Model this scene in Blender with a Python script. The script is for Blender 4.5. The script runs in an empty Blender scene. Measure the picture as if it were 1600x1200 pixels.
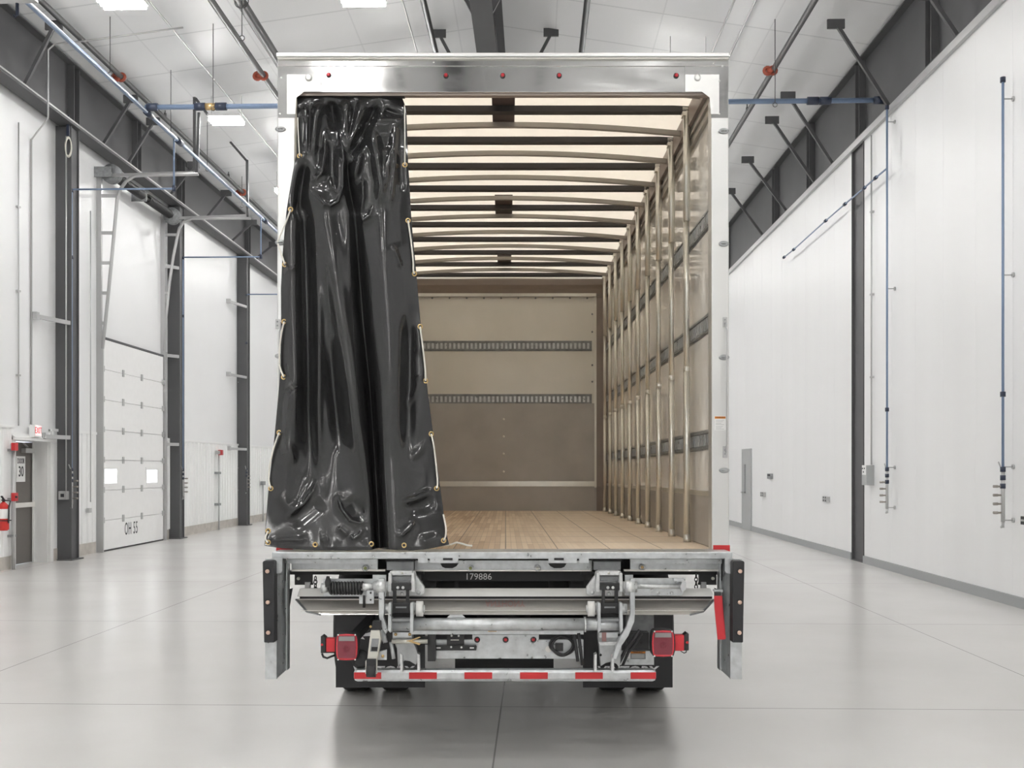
import bpy, bmesh, math, random
import numpy as np
from mathutils import Vector, Matrix

random.seed(7)
C = bpy.context.scene.collection
SC = bpy.context.scene
F = 1636.0            # focal length in pixels of the 1600 px wide frame
CX, CY = 790.0, 732.0 # vanishing point of the view axis
H = 1.65              # camera height
TH = math.radians(1.576)   # the truck and camera are turned this much against the hall
D0 = 6.0              # distance of the truck's rear frame
PITCH = -0.0061       # the truck bed drops slightly towards the cab

# ---------------------------------------------------------------- camera
cam = bpy.data.cameras.new('camera')
cam.sensor_width = 36.0
cam.lens = 36.0 * F / 1600.0
cam.shift_x = (800 - CX) / 1600.0
cam.shift_y = (CY - 600) / 1600.0
cam.clip_end = 200
cam_o = bpy.data.objects.new('camera', cam)
cam_o.location = (0, 0, H)
cam_o.rotation_euler = (math.pi / 2, 0, TH)
C.objects.link(cam_o)
SC.camera = cam_o

# ---------------------------------------------------------------- world, exposure
w = bpy.data.worlds.new('world'); SC.world = w; w.use_nodes = True
w.node_tree.nodes['Background'].inputs[0].default_value = (0.85, 0.92, 1, 1)
w.node_tree.nodes['Background'].inputs[1].default_value = 1.0
SC.view_settings.view_transform = 'Standard'
SC.view_settings.look = 'None'
SC.view_settings.gamma = 1
SC.view_settings.use_curve_mapping = False
SC.view_settings.exposure = 1.0
SC.cycles.diffuse_bounces = 8
SC.cycles.max_bounces = 14
LAMP = 56.0           # radiance of the ceiling fixtures' tubes

# ---------------------------------------------------------------- materials
MATS = {}
def mat(name, col, rough=0.5, metal=0.0, spec=0.5, noise=0.0, nscale=8.0, rnoise=0.0, bump=0.0, bscale=60.0, coat=0.0, stretch=None):
    m = bpy.data.materials.new(name); m.use_nodes = True
    nt = m.node_tree; b = nt.nodes['Principled BSDF']
    b.inputs['Base Color'].default_value = (*col, 1)
    b.inputs['Roughness'].default_value = rough
    b.inputs['Metallic'].default_value = metal
    b.inputs['Specular IOR Level'].default_value = spec
    b.inputs['Coat Weight'].default_value = coat
    tc = nt.nodes.new('ShaderNodeTexCoord'); src = tc.outputs['Object']
    if stretch:
        mp = nt.nodes.new('ShaderNodeMapping'); mp.inputs['Scale'].default_value = stretch
        nt.links.new(src, mp.inputs['Vector']); src = mp.outputs['Vector']
    if noise or rnoise:
        n = nt.nodes.new('ShaderNodeTexNoise'); n.inputs['Scale'].default_value = nscale
        n.inputs['Detail'].default_value = 6
        nt.links.new(src, n.inputs['Vector'])
        if noise:
            r = nt.nodes.new('ShaderNodeMapRange'); r.inputs[1].default_value = .3; r.inputs[2].default_value = .7
            r.inputs[3].default_value = 1 - noise; r.inputs[4].default_value = 1 + noise
            nt.links.new(n.outputs['Fac'], r.inputs[0])
            mx = nt.nodes.new('ShaderNodeMix'); mx.data_type = 'RGBA'; mx.blend_type = 'MULTIPLY'
            mx.inputs[0].default_value = 1
            mx.inputs[6].default_value = (*col, 1)
            nt.links.new(r.outputs[0], mx.inputs[7]); nt.links.new(mx.outputs[2], b.inputs['Base Color'])
        if rnoise:
            r2 = nt.nodes.new('ShaderNodeMapRange'); r2.inputs[1].default_value = .3; r2.inputs[2].default_value = .7
            r2.inputs[3].default_value = max(.02, rough - rnoise); r2.inputs[4].default_value = rough + rnoise
            nt.links.new(n.outputs['Fac'], r2.inputs[0]); nt.links.new(r2.outputs[0], b.inputs['Roughness'])
    if bump:
        n2 = nt.nodes.new('ShaderNodeTexNoise'); n2.inputs['Scale'].default_value = bscale; n2.inputs['Detail'].default_value = 3
        nt.links.new(src, n2.inputs['Vector'])
        bp = nt.nodes.new('ShaderNodeBump'); bp.inputs['Strength'].default_value = bump; bp.inputs['Distance'].default_value = .01
        nt.links.new(n2.outputs['Fac'], bp.inputs['Height']); nt.links.new(bp.outputs[0], b.inputs['Normal'])
    MATS[name] = m
    return m

def emit_mat(name, col, strength):
    m = bpy.data.materials.new(name); m.use_nodes = True
    b = m.node_tree.nodes['Principled BSDF']
    b.inputs['Base Color'].default_value = (*col, 1)
    b.inputs['Emission Color'].default_value = (*col, 1)
    b.inputs['Emission Strength'].default_value = strength
    MATS[name] = m
    return m

mat('membrane', (.83, .835, .84), .38, noise=.02, nscale=.6, bump=.25, bscale=1.6)
mat('liner', (.87, .875, .87), .45, noise=.02, nscale=2)
mat('wall_panel', (.87, .872, .875), .40, noise=.015, nscale=.5, stretch=(1, 3, .15))
mat('white_paint', (.80, .80, .79), .45)
mat('door_white', (.88, .88, .875), .35, noise=.015)
mat('grey_steel', (.088, .088, .091), .55, noise=.06, nscale=2)
mat('grey_steel_light', (.20, .20, .205), .5)
mat('pipe_dark', (.07, .07, .072), .45)
mat('blue_pipe', (.20, .27, .40), .35)
mat('blue_fitting', (.03, .04, .07), .4)
mat('red_fitting', (.36, .075, .04), .45)
mat('outlet_metal', (.36, .33, .30), .35, metal=.5)
mat('conduit', (.50, .50, .50), .35, metal=.5)
mat('galv', (.60, .62, .63), .36, metal=.72, noise=.16, nscale=22, rnoise=.1)
mat('galv_mid', (.42, .43, .435), .4, metal=.6, noise=.18, nscale=18)
mat('galv_dark', (.30, .31, .315), .5, metal=.4, noise=.2, nscale=18)
mat('cast_zinc', (.70, .71, .71), .36, metal=.55, noise=.12, nscale=60, bump=.25, bscale=90)
mat('alum', (.73, .73, .715), .34, metal=.75, noise=.02, nscale=3)
mat('stainless', (.64, .64, .635), .08, metal=1.0, noise=.04, nscale=4, rnoise=.03, stretch=(1, 1, 3))
mat('platform_alum', (.84, .81, .76), .20, metal=.6, noise=.06, nscale=3, stretch=(.4, 6, 6))
mat('cream_alum', (.82, .80, .765), .38, metal=.25)
mat('platform_white', (.90, .89, .86), .4)
mat('rim_red', (.70, .045, .065), .25, coat=.3)
mat('black_paint', (.022, .022, .023), .42)
mat('black_rubber', (.028, .028, .030), .55, noise=.1)
mat('chassis_black', (.016, .016, .017), .6)
mat('tyre', (.02, .02, .02), .75)
mat('vinyl', (.023, .023, .0235), .14, spec=.66, rnoise=.03, nscale=14)
mat('brass', (.72, .52, .24), .3, metal=.85)
mat('copper_bolt', (.72, .52, .42), .35, metal=.6)
mat('rope', (.80, .77, .70), .8)
mat('red_tape', (.56, .025, .03), .35)
mat('red_lens', (.58, .035, .05), .15, coat=.5)
mat('dark_lens', (.22, .022, .042), .18, coat=.4)
mat('clear_lens', (.32, .29, .29), .12, metal=.4)
mat('strap_red', (.60, .035, .045), .6)
mat('yellow_paint', (.38, .42, .16), .5)
mat('brass_bolt', (.60, .42, .2), .4, metal=.6)
mat('frp_panel', (.88, .87, .84), .06, spec=.6, noise=.02, nscale=1.5)
mat('scuff_liner', (.40, .38, .355), .35, noise=.08, nscale=4)
mat('front_upper', (.78, .765, .71), .16, noise=.03, nscale=2)
mat('front_lower', (.46, .445, .43), .5, noise=.08, nscale=3)
mat('taupe_steel', (.30, .25, .22), .4, metal=.3)
mat('bow_grey', (.36, .335, .30), .45, metal=.4)
mat('bar_black', (.030, .027, .027), .5)
mat('pole_alum', (.76, .74, .68), .28, metal=.75, noise=.05)
mat('brown_plate', (.085, .06, .055), .5)
mat('sign_white', (.85, .85, .84), .4)
mat('ink', (.02, .02, .025), .5)
mat('orange_label', (.72, .25, .03), .4)
mat('taupe_door', (.135, .122, .112), .45)
mat('grey_door', (.40, .41, .41), .45)
mat('extinguisher_red', (.60, .03, .025), .25)
mat('concrete', (.52, .49, .45), .8, noise=.12, nscale=6)
mat('dark_glass', (.06, .07, .08), .1)
mat('roller', (.78, .77, .74), .5)
mat('pale_silver', (.70, .69, .63), .35, metal=.6)
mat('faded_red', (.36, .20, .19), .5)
mat('flap_white', (.78, .79, .80), .5)
mat('chalk', (.62, .62, .62), .9)
emit_mat('lamp_lens', (1, .99, .97), LAMP)
emit_mat('day_pane', (.93, .97, 1), 1.6)
emit_mat('exit_red', (1.0, .42, .42), .75)

def mapped(nt, scale=(1, 1, 1), coord='Object'):
    tc = nt.nodes.new('ShaderNodeTexCoord'); mp = nt.nodes.new('ShaderNodeMapping')
    mp.inputs['Scale'].default_value = scale
    nt.links.new(tc.outputs[coord], mp.inputs['Vector'])
    return mp.outputs['Vector']

def M_(nt, op, a, b=None, c=None):
    n = nt.nodes.new('ShaderNodeMath'); n.operation = op
    for i, v in enumerate((a, b, c)):
        if v is None: continue
        if isinstance(v, (int, float)): n.inputs[i].default_value = v
        else: nt.links.new(v, n.inputs[i])
    return n.outputs[0]

def line_mask(nt, sock, period, offset, half):     # 1 on thin lines repeated along a coordinate
    s = M_(nt, 'ADD', sock, -offset + period * 1000)
    s = M_(nt, 'MODULO', s, period)
    s = M_(nt, 'SUBTRACT', s, period / 2)
    s = M_(nt, 'ABSOLUTE', s)
    return M_(nt, 'GREATER_THAN', s, period / 2 - half)

def floor_mat():
    m = bpy.data.materials.new('polished_concrete'); m.use_nodes = True; nt = m.node_tree; b = nt.nodes['Principled BSDF']
    v = mapped(nt); sp = nt.nodes.new('ShaderNodeSeparateXYZ'); nt.links.new(v, sp.inputs[0])
    n = nt.nodes.new('ShaderNodeTexNoise'); n.inputs['Scale'].default_value = .55; n.inputs['Detail'].default_value = 5; n.inputs['Roughness'].default_value = .55
    nt.links.new(v, n.inputs['Vector'])
    r = nt.nodes.new('ShaderNodeValToRGB'); r.color_ramp.elements[0].position = .3; r.color_ramp.elements[1].position = .7
    r.color_ramp.elements[0].color = (.635, .622, .60, 1); r.color_ramp.elements[1].color = (.70, .692, .675, 1)
    nt.links.new(n.outputs['Fac'], r.inputs[0])
    l1 = line_mask(nt, sp.outputs[0], 4.12, -.23, .005); l2 = line_mask(nt, sp.outputs[1], 3.95, 7.25, .006)
    l = M_(nt, 'MAXIMUM', l1, l2)
    mx = nt.nodes.new('ShaderNodeMix'); mx.data_type = 'RGBA'; mx.inputs[7].default_value = (.22, .21, .20, 1)
    nt.links.new(M_(nt, 'MULTIPLY', l, .75), mx.inputs[0]); nt.links.new(r.outputs[0], mx.inputs[6]); nt.links.new(mx.outputs[2], b.inputs['Base Color'])
    n2 = nt.nodes.new('ShaderNodeTexNoise'); n2.inputs['Scale'].default_value = 1.5; n2.inputs['Detail'].default_value = 5
    nt.links.new(v, n2.inputs['Vector'])
    rr = nt.nodes.new('ShaderNodeMapRange'); rr.inputs[1].default_value = .3; rr.inputs[2].default_value = .7; rr.inputs[3].default_value = .235; rr.inputs[4].default_value = .24
    nt.links.new(n2.outputs['Fac'], rr.inputs[0]); nt.links.new(rr.outputs[0], b.inputs['Roughness'])
    b.inputs['Specular IOR Level'].default_value = .55
    MATS['floor'] = m
floor_mat()

def ceiling_mat():
    m = bpy.data.materials.new('roof_insulation'); m.use_nodes = True; nt = m.node_tree; b = nt.nodes['Principled BSDF']
    v = mapped(nt); sp = nt.nodes.new('ShaderNodeSeparateXYZ'); nt.links.new(v, sp.inputs[0])
    l1 = line_mask(nt, sp.outputs[1], 1.5, .2, .02); l2 = line_mask(nt, sp.outputs[0], 1.83, .4, .012)
    l = M_(nt, 'MAXIMUM', l1, M_(nt, 'MULTIPLY', l2, .6))
    mx = nt.nodes.new('ShaderNodeMix'); mx.data_type = 'RGBA'
    mx.inputs[6].default_value = (.86, .865, .87, 1); mx.inputs[7].default_value = (.56, .57, .58, 1)
    nt.links.new(M_(nt, 'MULTIPLY', l, .55), mx.inputs[0]); nt.links.new(mx.outputs[2], b.inputs['Base Color'])
    b.inputs['Roughness'].default_value = .42
    n2 = nt.nodes.new('ShaderNodeTexNoise'); n2.inputs['Scale'].default_value = 1.2; n2.inputs['Detail'].default_value = 3
    nt.links.new(v, n2.inputs['Vector'])
    wv = M_(nt, 'SINE', M_(nt, 'MULTIPLY', sp.outputs[1], 2 * math.pi / 1.5))
    hsum = M_(nt, 'ADD', M_(nt, 'MULTIPLY', n2.outputs['Fac'], .5), M_(nt, 'MULTIPLY', wv, .35))
    bp = nt.nodes.new('ShaderNodeBump'); bp.inputs['Strength'].default_value = .5; bp.inputs['Distance'].default_value = .06
    nt.links.new(hsum, bp.inputs['Height']); nt.links.new(bp.outputs[0], b.inputs['Normal'])
    MATS['ceiling'] = m
ceiling_mat()

def wood_mat():
    m = bpy.data.materials.new('laminated_oak'); m.use_nodes = True; nt = m.node_tree; b = nt.nodes['Principled BSDF']
    tc = nt.nodes.new('ShaderNodeTexCoord'); sp = nt.nodes.new('ShaderNodeSeparateXYZ'); nt.links.new(tc.outputs['Object'], sp.inputs[0])
    cb = nt.nodes.new('ShaderNodeCombineXYZ'); nt.links.new(sp.outputs[1], cb.inputs[0]); nt.links.new(sp.outputs[0], cb.inputs[1])
    br = nt.nodes.new('ShaderNodeTexBrick'); nt.links.new(cb.outputs[0], br.inputs['Vector'])
    br.inputs['Scale'].default_value = 1; br.inputs['Brick Width'].default_value = .85; br.inputs['Row Height'].default_value = .034
    br.inputs['Mortar Size'].default_value = .0012; br.offset = .37; br.inputs['Bias'].default_value = -.15
    br.inputs['Color1'].default_value = (.86, .69, .51, 1); br.inputs['Color2'].default_value = (.50, .31, .17, 1); br.inputs['Mortar'].default_value = (.33, .22, .14, 1)
    n = nt.nodes.new('ShaderNodeTexNoise'); n.inputs['Scale'].default_value = 1.1; nt.links.new(tc.outputs['Object'], n.inputs['Vector'])
    mx0 = nt.nodes.new('ShaderNodeMix'); mx0.data_type = 'RGBA'; mx0.inputs[7].default_value = (.92, .78, .62, 1)
    side = M_(nt, 'MULTIPLY', M_(nt, 'ADD', sp.outputs[0], .15), .9)     # paler boards on one side of the bed
    fac = M_(nt, 'MINIMUM', M_(nt, 'MAXIMUM', M_(nt, 'ADD', side, M_(nt, 'MULTIPLY', n.outputs['Fac'], .45)), .0), .85)
    nt.links.new(fac, mx0.inputs[0]); nt.links.new(br.outputs['Color'], mx0.inputs[6])
    l1 = line_mask(nt, sp.outputs[1], .62, .72, .010); l2 = line_mask(nt, sp.outputs[0], .305, 0, .0035)
    mx = nt.nodes.new('ShaderNodeMix'); mx.data_type = 'RGBA'; mx.inputs[7].default_value = (.16, .10, .06, 1)
    nt.links.new(M_(nt, 'MULTIPLY', M_(nt, 'MAXIMUM', l1, l2), .7), mx.inputs[0]); nt.links.new(mx0.outputs[2], mx.inputs[6])
    nt.links.new(mx.outputs[2], b.inputs['Base Color']); b.inputs['Roughness'].default_value = .42
    MATS['wood'] = m
wood_mat()

def roof_mat():
    m = bpy.data.materials.new('translucent_roof'); m.use_nodes = True; nt = m.node_tree
    out = nt.nodes['Material Output']; b = nt.nodes['Principled BSDF']
    b.inputs['Base Color'].default_value = (.74, .71, .64, 1); b.inputs['Roughness'].default_value = .5
    t = nt.nodes.new('ShaderNodeBsdfTranslucent'); t.inputs[0].default_value = (.96, .91, .84, 1)
    mx = nt.nodes.new('ShaderNodeMixShader'); mx.inputs[0].default_value = .94
    nt.links.new(b.outputs[0], mx.inputs[1]); nt.links.new(t.outputs[0], mx.inputs[2]); nt.links.new(mx.outputs[0], out.inputs[0])
    MATS['roof'] = m
roof_mat()

# ---------------------------------------------------------------- mesh helpers
class MB:
    """collects shapes and links them as ONE mesh object"""
    def __init__(s): s.bm = bmesh.new()
    def box(s, x0, x1, y0, y1, z0, z1):
        v = [s.bm.verts.new(p) for p in ((x0,y0,z0),(x1,y0,z0),(x1,y1,z0),(x0,y1,z0),(x0,y0,z1),(x1,y0,z1),(x1,y1,z1),(x0,y1,z1))]
        for f in ((3,2,1,0),(4,5,6,7),(0,1,5,4),(1,2,6,5),(2,3,7,6),(3,0,4,7)): s.bm.faces.new([v[i] for i in f])
        return s
    def bar(s, a, b, wd, ht, up=(0,0,1)):          # a rectangular bar from a to b
        a, b = Vector(a), Vector(b); d = (b - a).normalized(); u = Vector(up)
        if abs(d.dot(u)) > .98: u = Vector((0,1,0))
        r = d.cross(u).normalized(); u = r.cross(d).normalized()
        q = []
        for p in (a, b):
            for i, j in ((-1,-1),(1,-1),(1,1),(-1,1)): q.append(s.bm.verts.new(p + r*(i*wd/2) + u*(j*ht/2)))
        for f in ((0,1,2,3),(7,6,5,4),(0,4,5,1),(1,5,6,2),(2,6,7,3),(3,7,4,0)): s.bm.faces.new([q[i] for i in f])
        return s
    def cyl(s, a, b, r, r2=None, n=16, cap=True):
        a, b = Vector(a), Vector(b); d = (b - a).normalized(); r2 = r if r2 is None else r2
        u = Vector((0,0,1)) if abs(d.z) < .9 else Vector((0,1,0))
        x = d.cross(u).normalized(); y = d.cross(x)
        ra = [s.bm.verts.new(a + (x*math.cos(t) + y*math.sin(t))*r) for t in [2*math.pi*i/n for i in range(n)]]
        rb = [s.bm.verts.new(b + (x*math.cos(t) + y*math.sin(t))*r2) for t in [2*math.pi*i/n for i in range(n)]]
        for i in range(n):
            f = s.bm.faces.new((ra[i], ra[(i+1)%n], rb[(i+1)%n], rb[i])); f.smooth = True
        if cap: s.bm.faces.new(ra[::-1]); s.bm.faces.new(rb)
        return s
    def tube(s, pts, r, n=10, closed=False):
        pts = [Vector(p) for p in pts]; k = len(pts); rings = []
        u = None
        for i, p in enumerate(pts):
            if closed: t = (pts[(i+1)%k] - pts[i-1]).normalized()
            else: t = (pts[min(i+1,k-1)] - pts[max(i-1,0)]).normalized()
            if u is None: u = Vector((0,0,1)) if abs(t.z) < .9 else Vector((0,1,0))
            x = t.cross(u)
            if x.length < 1e-4: x = t.cross(Vector((1,0,0)))
            x.normalize(); u = x.cross(t).normalized()
            rings.append([s.bm.verts.new(p + (x*math.cos(a) + u*math.sin(a))*r) for a in [2*math.pi*j/n for j in range(n)]])
        for i in range(k if closed else k-1):
            A, B = rings[i], rings[(i+1)%k]
            for j in range(n):
                f = s.bm.faces.new((A[j], A[(j+1)%n], B[(j+1)%n], B[j])); f.smooth = True
        if not closed: s.bm.faces.new(rings[0][::-1]); s.bm.faces.new(rings[-1])
        return s
    def prism(s, pts, vec):                         # a flat polygon pushed along vec
        vec = Vector(vec); a = [s.bm.verts.new(p) for p in pts]; b = [s.bm.verts.new(Vector(p) + vec) for p in pts]; n = len(a)
        s.bm.faces.new(a); s.bm.faces.new(b[::-1])
        for i in range(n): s.bm.faces.new((a[i], b[i], b[(i+1)%n], a[(i+1)%n]))
        return s
    def lathe(s, c, axis, prof, n=24):              # prof: (radius, distance along the axis)
        c, d = Vector(c), Vector(axis).normalized()
        u = Vector((0,0,1)) if abs(d.z) < .9 else Vector((0,1,0)); x = d.cross(u).normalized(); y = d.cross(x)
        rings = [[s.bm.verts.new(c + d*h + (x*math.cos(t) + y*math.sin(t))*max(r,1e-4)) for t in [2*math.pi*i/n for i in range(n)]] for r, h in prof]
        for A, B in zip(rings, rings[1:]):
            for i in range(n):
                f = s.bm.faces.new((A[i], A[(i+1)%n], B[(i+1)%n], B[i])); f.smooth = True
        s.bm.faces.new(rings[0][::-1]); s.bm.faces.new(rings[-1])
        return s
    def torus(s, c, axis, R, r, n=20, m=8):
        c, d = Vector(c), Vector(axis).normalized()
        u = Vector((0,0,1)) if abs(d.z) < .9 else Vector((0,1,0)); x = d.cross(u).normalized(); y = d.cross(x)
        return s.tube([c + (x*math.cos(t) + y*math.sin(t))*R for t in [2*math.pi*i/n for i in range(n)]], r, m, True)
    def build(s, name, m, parent=None, bevel=0.0):
        bmesh.ops.recalc_face_normals(s.bm, faces=s.bm.faces[:])
        me = bpy.data.meshes.new(name); s.bm.to_mesh(me); s.bm.free()
        me.materials.append(MATS[m])
        o = bpy.data.objects.new(name, me); C.objects.link(o)
        if parent: o.parent = parent
        if bevel:
            bv = o.modifiers.new('bevel', 'BEVEL'); bv.width = bevel; bv.segments = 2; bv.limit_method = 'ANGLE'
        return o

def tag(o, label=None, cat=None, group=None, kind=None):
    if label: o['label'] = label
    if cat: o['category'] = cat
    if group: o['group'] = group
    if kind: o['kind'] = kind
    return o
def thing(name, label, cat, loc=(0,0,0), group=None, rot=(0,0,0)):
    o = bpy.data.objects.new(name, None); o.location = loc; o.rotation_euler = rot; C.objects.link(o)
    return tag(o, label, cat, group)
def struct(o): o['kind'] = 'structure'; return o
def dup(o, parent=None, off=(0,0,0), mirror=None):
    c = o.copy(); C.objects.link(c)
    if parent: c.parent = parent
    c.location = Vector(o.location) + Vector(off)
    for ch in list(o.children):
        d = ch.copy(); C.objects.link(d); d.parent = c
        for g in ch.children:
            e = g.copy(); C.objects.link(e); e.parent = d
    return c

def text(name, s, size, loc, xd, up, m, parent=None, depth=.0015, sx=1.0, shear=0.0, align='CENTER', bold=0.0, space=1.0):
    cu = bpy.data.curves.new(name, 'FONT'); cu.body = s; cu.size = size; cu.align_x = align; cu.align_y = 'CENTER'
    cu.extrude = depth; cu.shear = shear; cu.offset = bold; cu.space_character = space; cu.resolution_u = 3
    t = bpy.data.objects.new(name, cu); C.objects.link(t)
    bpy.context.view_layer.update()
    me = bpy.data.meshes.new_from_object(t.evaluated_get(bpy.context.evaluated_depsgraph_get()))
    bpy.data.objects.remove(t)
    X, U = Vector(xd).normalized(), Vector(up).normalized(); N = X.cross(U)
    for v in me.vertices:
        p = v.co.copy(); v.co = Vector(loc) + X*(p.x*sx) + U*p.y + N*p.z
    me.materials.clear(); me.materials.append(MATS[m])
    o = bpy.data.objects.new(name, me); C.objects.link(o)
    if parent: o.parent = parent
    return o

# pixel of the 1600x1200 frame -> point of the hall
CT, ST = math.cos(TH), math.sin(TH)
def ray(px, py):
    a, c = (px - CX)/F, (CY - py)/F
    return Vector((a*CT - ST, a*ST + CT, c))
CAM = Vector((0, 0, H))
def onx(px, py, X): d = ray(px, py); return CAM + d*(X/d.x)
def ony(px, py, Y): d = ray(px, py); return CAM + d*(Y/d.y)
def onz(px, py, Z): d = ray(px, py); return CAM + d*((Z - H)/d.z)

# ================================================================ THE HALL
XL, XR, YB, YF = -8.6, 5.75, -36.0, 44.0
RX, RZ, EZ = -.73, 10.0, 8.95
struct(MB().box(XL-.5, XR+.4, YB, YF, -.1, 0).build('floor', 'floor'))
ce = MB()
ce.prism([(XL-.4,YB,EZ-.06),(RX,YB,RZ),(XR+.4,YB,EZ-.06),(XR+.4,YB,EZ+.2),(RX,YB,RZ+.3),(XL-.4,YB,EZ+.2)], (0,YF-YB,0))
struct(ce.build('ceiling', 'ceiling'))
DY0, DY1, DZ = 17.0, 18.25, 2.12            # opening of the walk door
wl = MB()
wl.box(XL-.4, XL, YB, DY0, 0, DZ).box(XL-.4, XL, DY1, YF, 0, DZ).box(XL-.4, XL, YB, YF, DZ, 9.05)
struct(wl.build('wall_left', 'membrane'))
CR0, CR1 = 18.42, 19.12                     # slot of the right-hand column
wr = MB()
wr.box(XR, XR+.4, YB, CR0, 0, 7.45).box(XR, XR+.4, CR1, YF, 0, 7.45).box(XR+.3, XR+.4, CR0, CR1, 0, 7.45)
for y in np.arange(YB+.6, YF, 1.07):
    if not (CR0-.1 < y < CR1+.1): wr.box(XR-.0015, XR+.01, y, y+.006, .12, 7.45)
struct(wr.build('wall_right', 'wall_panel'))
struct(MB().box(XR+.28, XR+.4, YB, YF, 7.48, 8.9).build('wall_right_upper', 'wall_panel'))  # upper part of the right wall, behind the eave girder
struct(MB().prism([(XL-.4,YB,0),(XR+.4,YB,0),(XR+.4,YB,EZ),(RX,YB,RZ+.2),(XL-.4,YB,EZ)], (0,-.3,0)).build('wall_back', 'wall_panel'))
struct(MB().prism([(XL-.4,YF,0),(XR+.4,YF,0),(XR+.4,YF,EZ),(RX,YF,RZ+.2),(XL-.4,YF,EZ)], (0,.3,0)).build('wall_front', 'wall_panel'))
bs = MB().box(XR-.03, XR+.05, YB, CR0-.01, 0, .13).box(XR-.03, XR+.05, CR1+.01, YF, 0, .13)
struct(bs.build('baseboard_right', 'grey_steel_light'))
MATS['baseboard'] = mat('baseboard_grey', (.36, .37, .375), .5)
bpy.data.objects['baseboard_right'].data.materials[0] = MATS['baseboard']

# ribbed metal liner and concrete curb of the left wall
OY0, OY1, OZ = 20.36, 23.90, 4.22           # overhead door
lb = MB(); cb = MB()
for a, b in ((YB, DY0), (DY1+.06, OY0-.12), (OY1+.12, YF)):
    lb.box(XL-.01, XL+.03, a, b, .22, 2.34)
    lb.box(XL-.01, XL+.055, a, b, 2.31, 2.36)
    y = a + .05
    while y < b - .06:
        lb.prism([(XL+.03,y,.23),(XL+.055,y+.02,.23),(XL+.055,y+.05,.23),(XL+.03,y+.07,.23)], (0,0,2.1)); y += .24
    cb.box(XL-.02, XL+.035, a, b, 0, .22)
struct(lb.build('trim_1', 'liner')); struct(cb.build('trim_2', 'concrete'))

# ---- walk door
d1 = struct(thing('door_1', 'taupe steel walk door with a push bar left of the first steel column', None))
MB().box(XL-.30, XL-.25, DY0-.0, DY1-.02, .01, DZ-.02).build('door_leaf', 'taupe_door', d1)
fr = MB().box(XL-.32, XL+.02, DY1-.02, DY1+.0, 0, DZ).box(XL-.2, XL+.07, DY1-.01, DY1+.10, 0, DZ+.06).box(XL-.24, XL-.22, DY1-.06, DY1, 0, DZ)
fr.box(XL-.05, XL+.07, DY0-.10, DY0, 0, DZ+.06)
fr.prism([(XL,DY0-.1,DZ+.12),(XL+.11,DY0-.1,DZ+.05),(XL+.11,DY0-.1,DZ),(XL,DY0-.1,DZ)], (0,DY1-DY0+.22,0))
fr.build('door_frame', 'white_paint', d1)
MB().box(XL-.25, XL-.19, DY0+.08, DY1-.05, .98, 1.06).build('push_bar', 'cream_alum', d1)
MB().box(XL-.25, XL-.17, DY1-.42, DY1-.10, 1.92, 2.0).bar((XL-.2, DY1-.3, 2.02), (XL-.12, DY1-.6, 2.08), .03, .015).build('door_closer', 'conduit', d1)
ys = onx(39.3, 740, XL-.245).y
sg = MB().box(XL-.25, XL-.243, ys-.31, ys, 1.42, 1.86).build('door_sign', 'sign_white', d1)
text('lettering', 'DOOR', .13, (XL-.242, ys-.155, 1.775), (0,1,0), (0,0,1), 'ink', sg, sx=.62, bold=.001)
text('lettering', '30', .25, (XL-.242, ys-.15, 1.59), (0,1,0), (0,0,1), 'ink', sg, sx=.74, bold=.003)

# ---- overhead door with its tracks and springs
d2 = struct(thing('door_2', 'white sectional overhead door with two small windows', None))
pn = MB()
nsec = 7
for i in range(nsec):
    z0 = .02 + i*(OZ-.02)/nsec; z1 = z0 + (OZ-.02)/nsec - .008
    pn.box(XL+.02, XL+.07, OY0+.06, OY1-.06, z0, z1)
leaf = pn.build('door_panel', 'door_white', d2)
for i in range(1, nsec):
    z = .02 + i*(OZ-.02)/nsec
    for px in (192, 221): MB().box(XL+.07, XL+.09, onx(px,700,XL+.07).y-.04, onx(px,700,XL+.07).y+.04, z-.07, z+.07).build('hinge', 'conduit', d2)
    for y in (OY0+.09, OY1-.09): MB().box(XL+.07, XL+.10, y-.05, y+.05, z-.05, z+.06).build('roller_bracket', 'conduit', d2)
for pa, pb in ((163,182), (229,245)):
    ya, yb = onx(pa,745,XL+.07).y, onx(pb,745,XL+.07).y
    zc = onx((pa+pb)/2, 744, XL+.07).z
    fr = MB().box(XL+.07, XL+.08, ya-.06, yb+.06, zc-.20, zc-.14).box(XL+.07, XL+.08, ya-.06, yb+.06, zc+.14, zc+.20).box(XL+.07, XL+.08, ya-.06, ya, zc-.14, zc+.14).box(XL+.07, XL+.08, yb, yb+.06, zc-.14, zc+.14).build('window_frame', 'door_white', d2)
    MB().box(XL+.069, XL+.073, ya, yb, zc-.14, zc+.14).build('window_pane', 'day_pane', fr)
py_ = onx(205, 826, XL+.07)
text('lettering', 'OH 55', .37, (XL+.072, py_.y, py_.z), (0,1,0), (0,0,1), 'ink', d2, sx=.60, space=1.2)
MB().box(XL+.02, XL+.075, OY0+.06, OY1-.06, 0, .03).build('bottom_seal', 'black_rubber', d2)
MB().box(XL+.02, XL+.08, OY0+.06, OY1-.06, OZ, OZ+.04).build('top_seal', 'grey_steel', d2)
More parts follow.
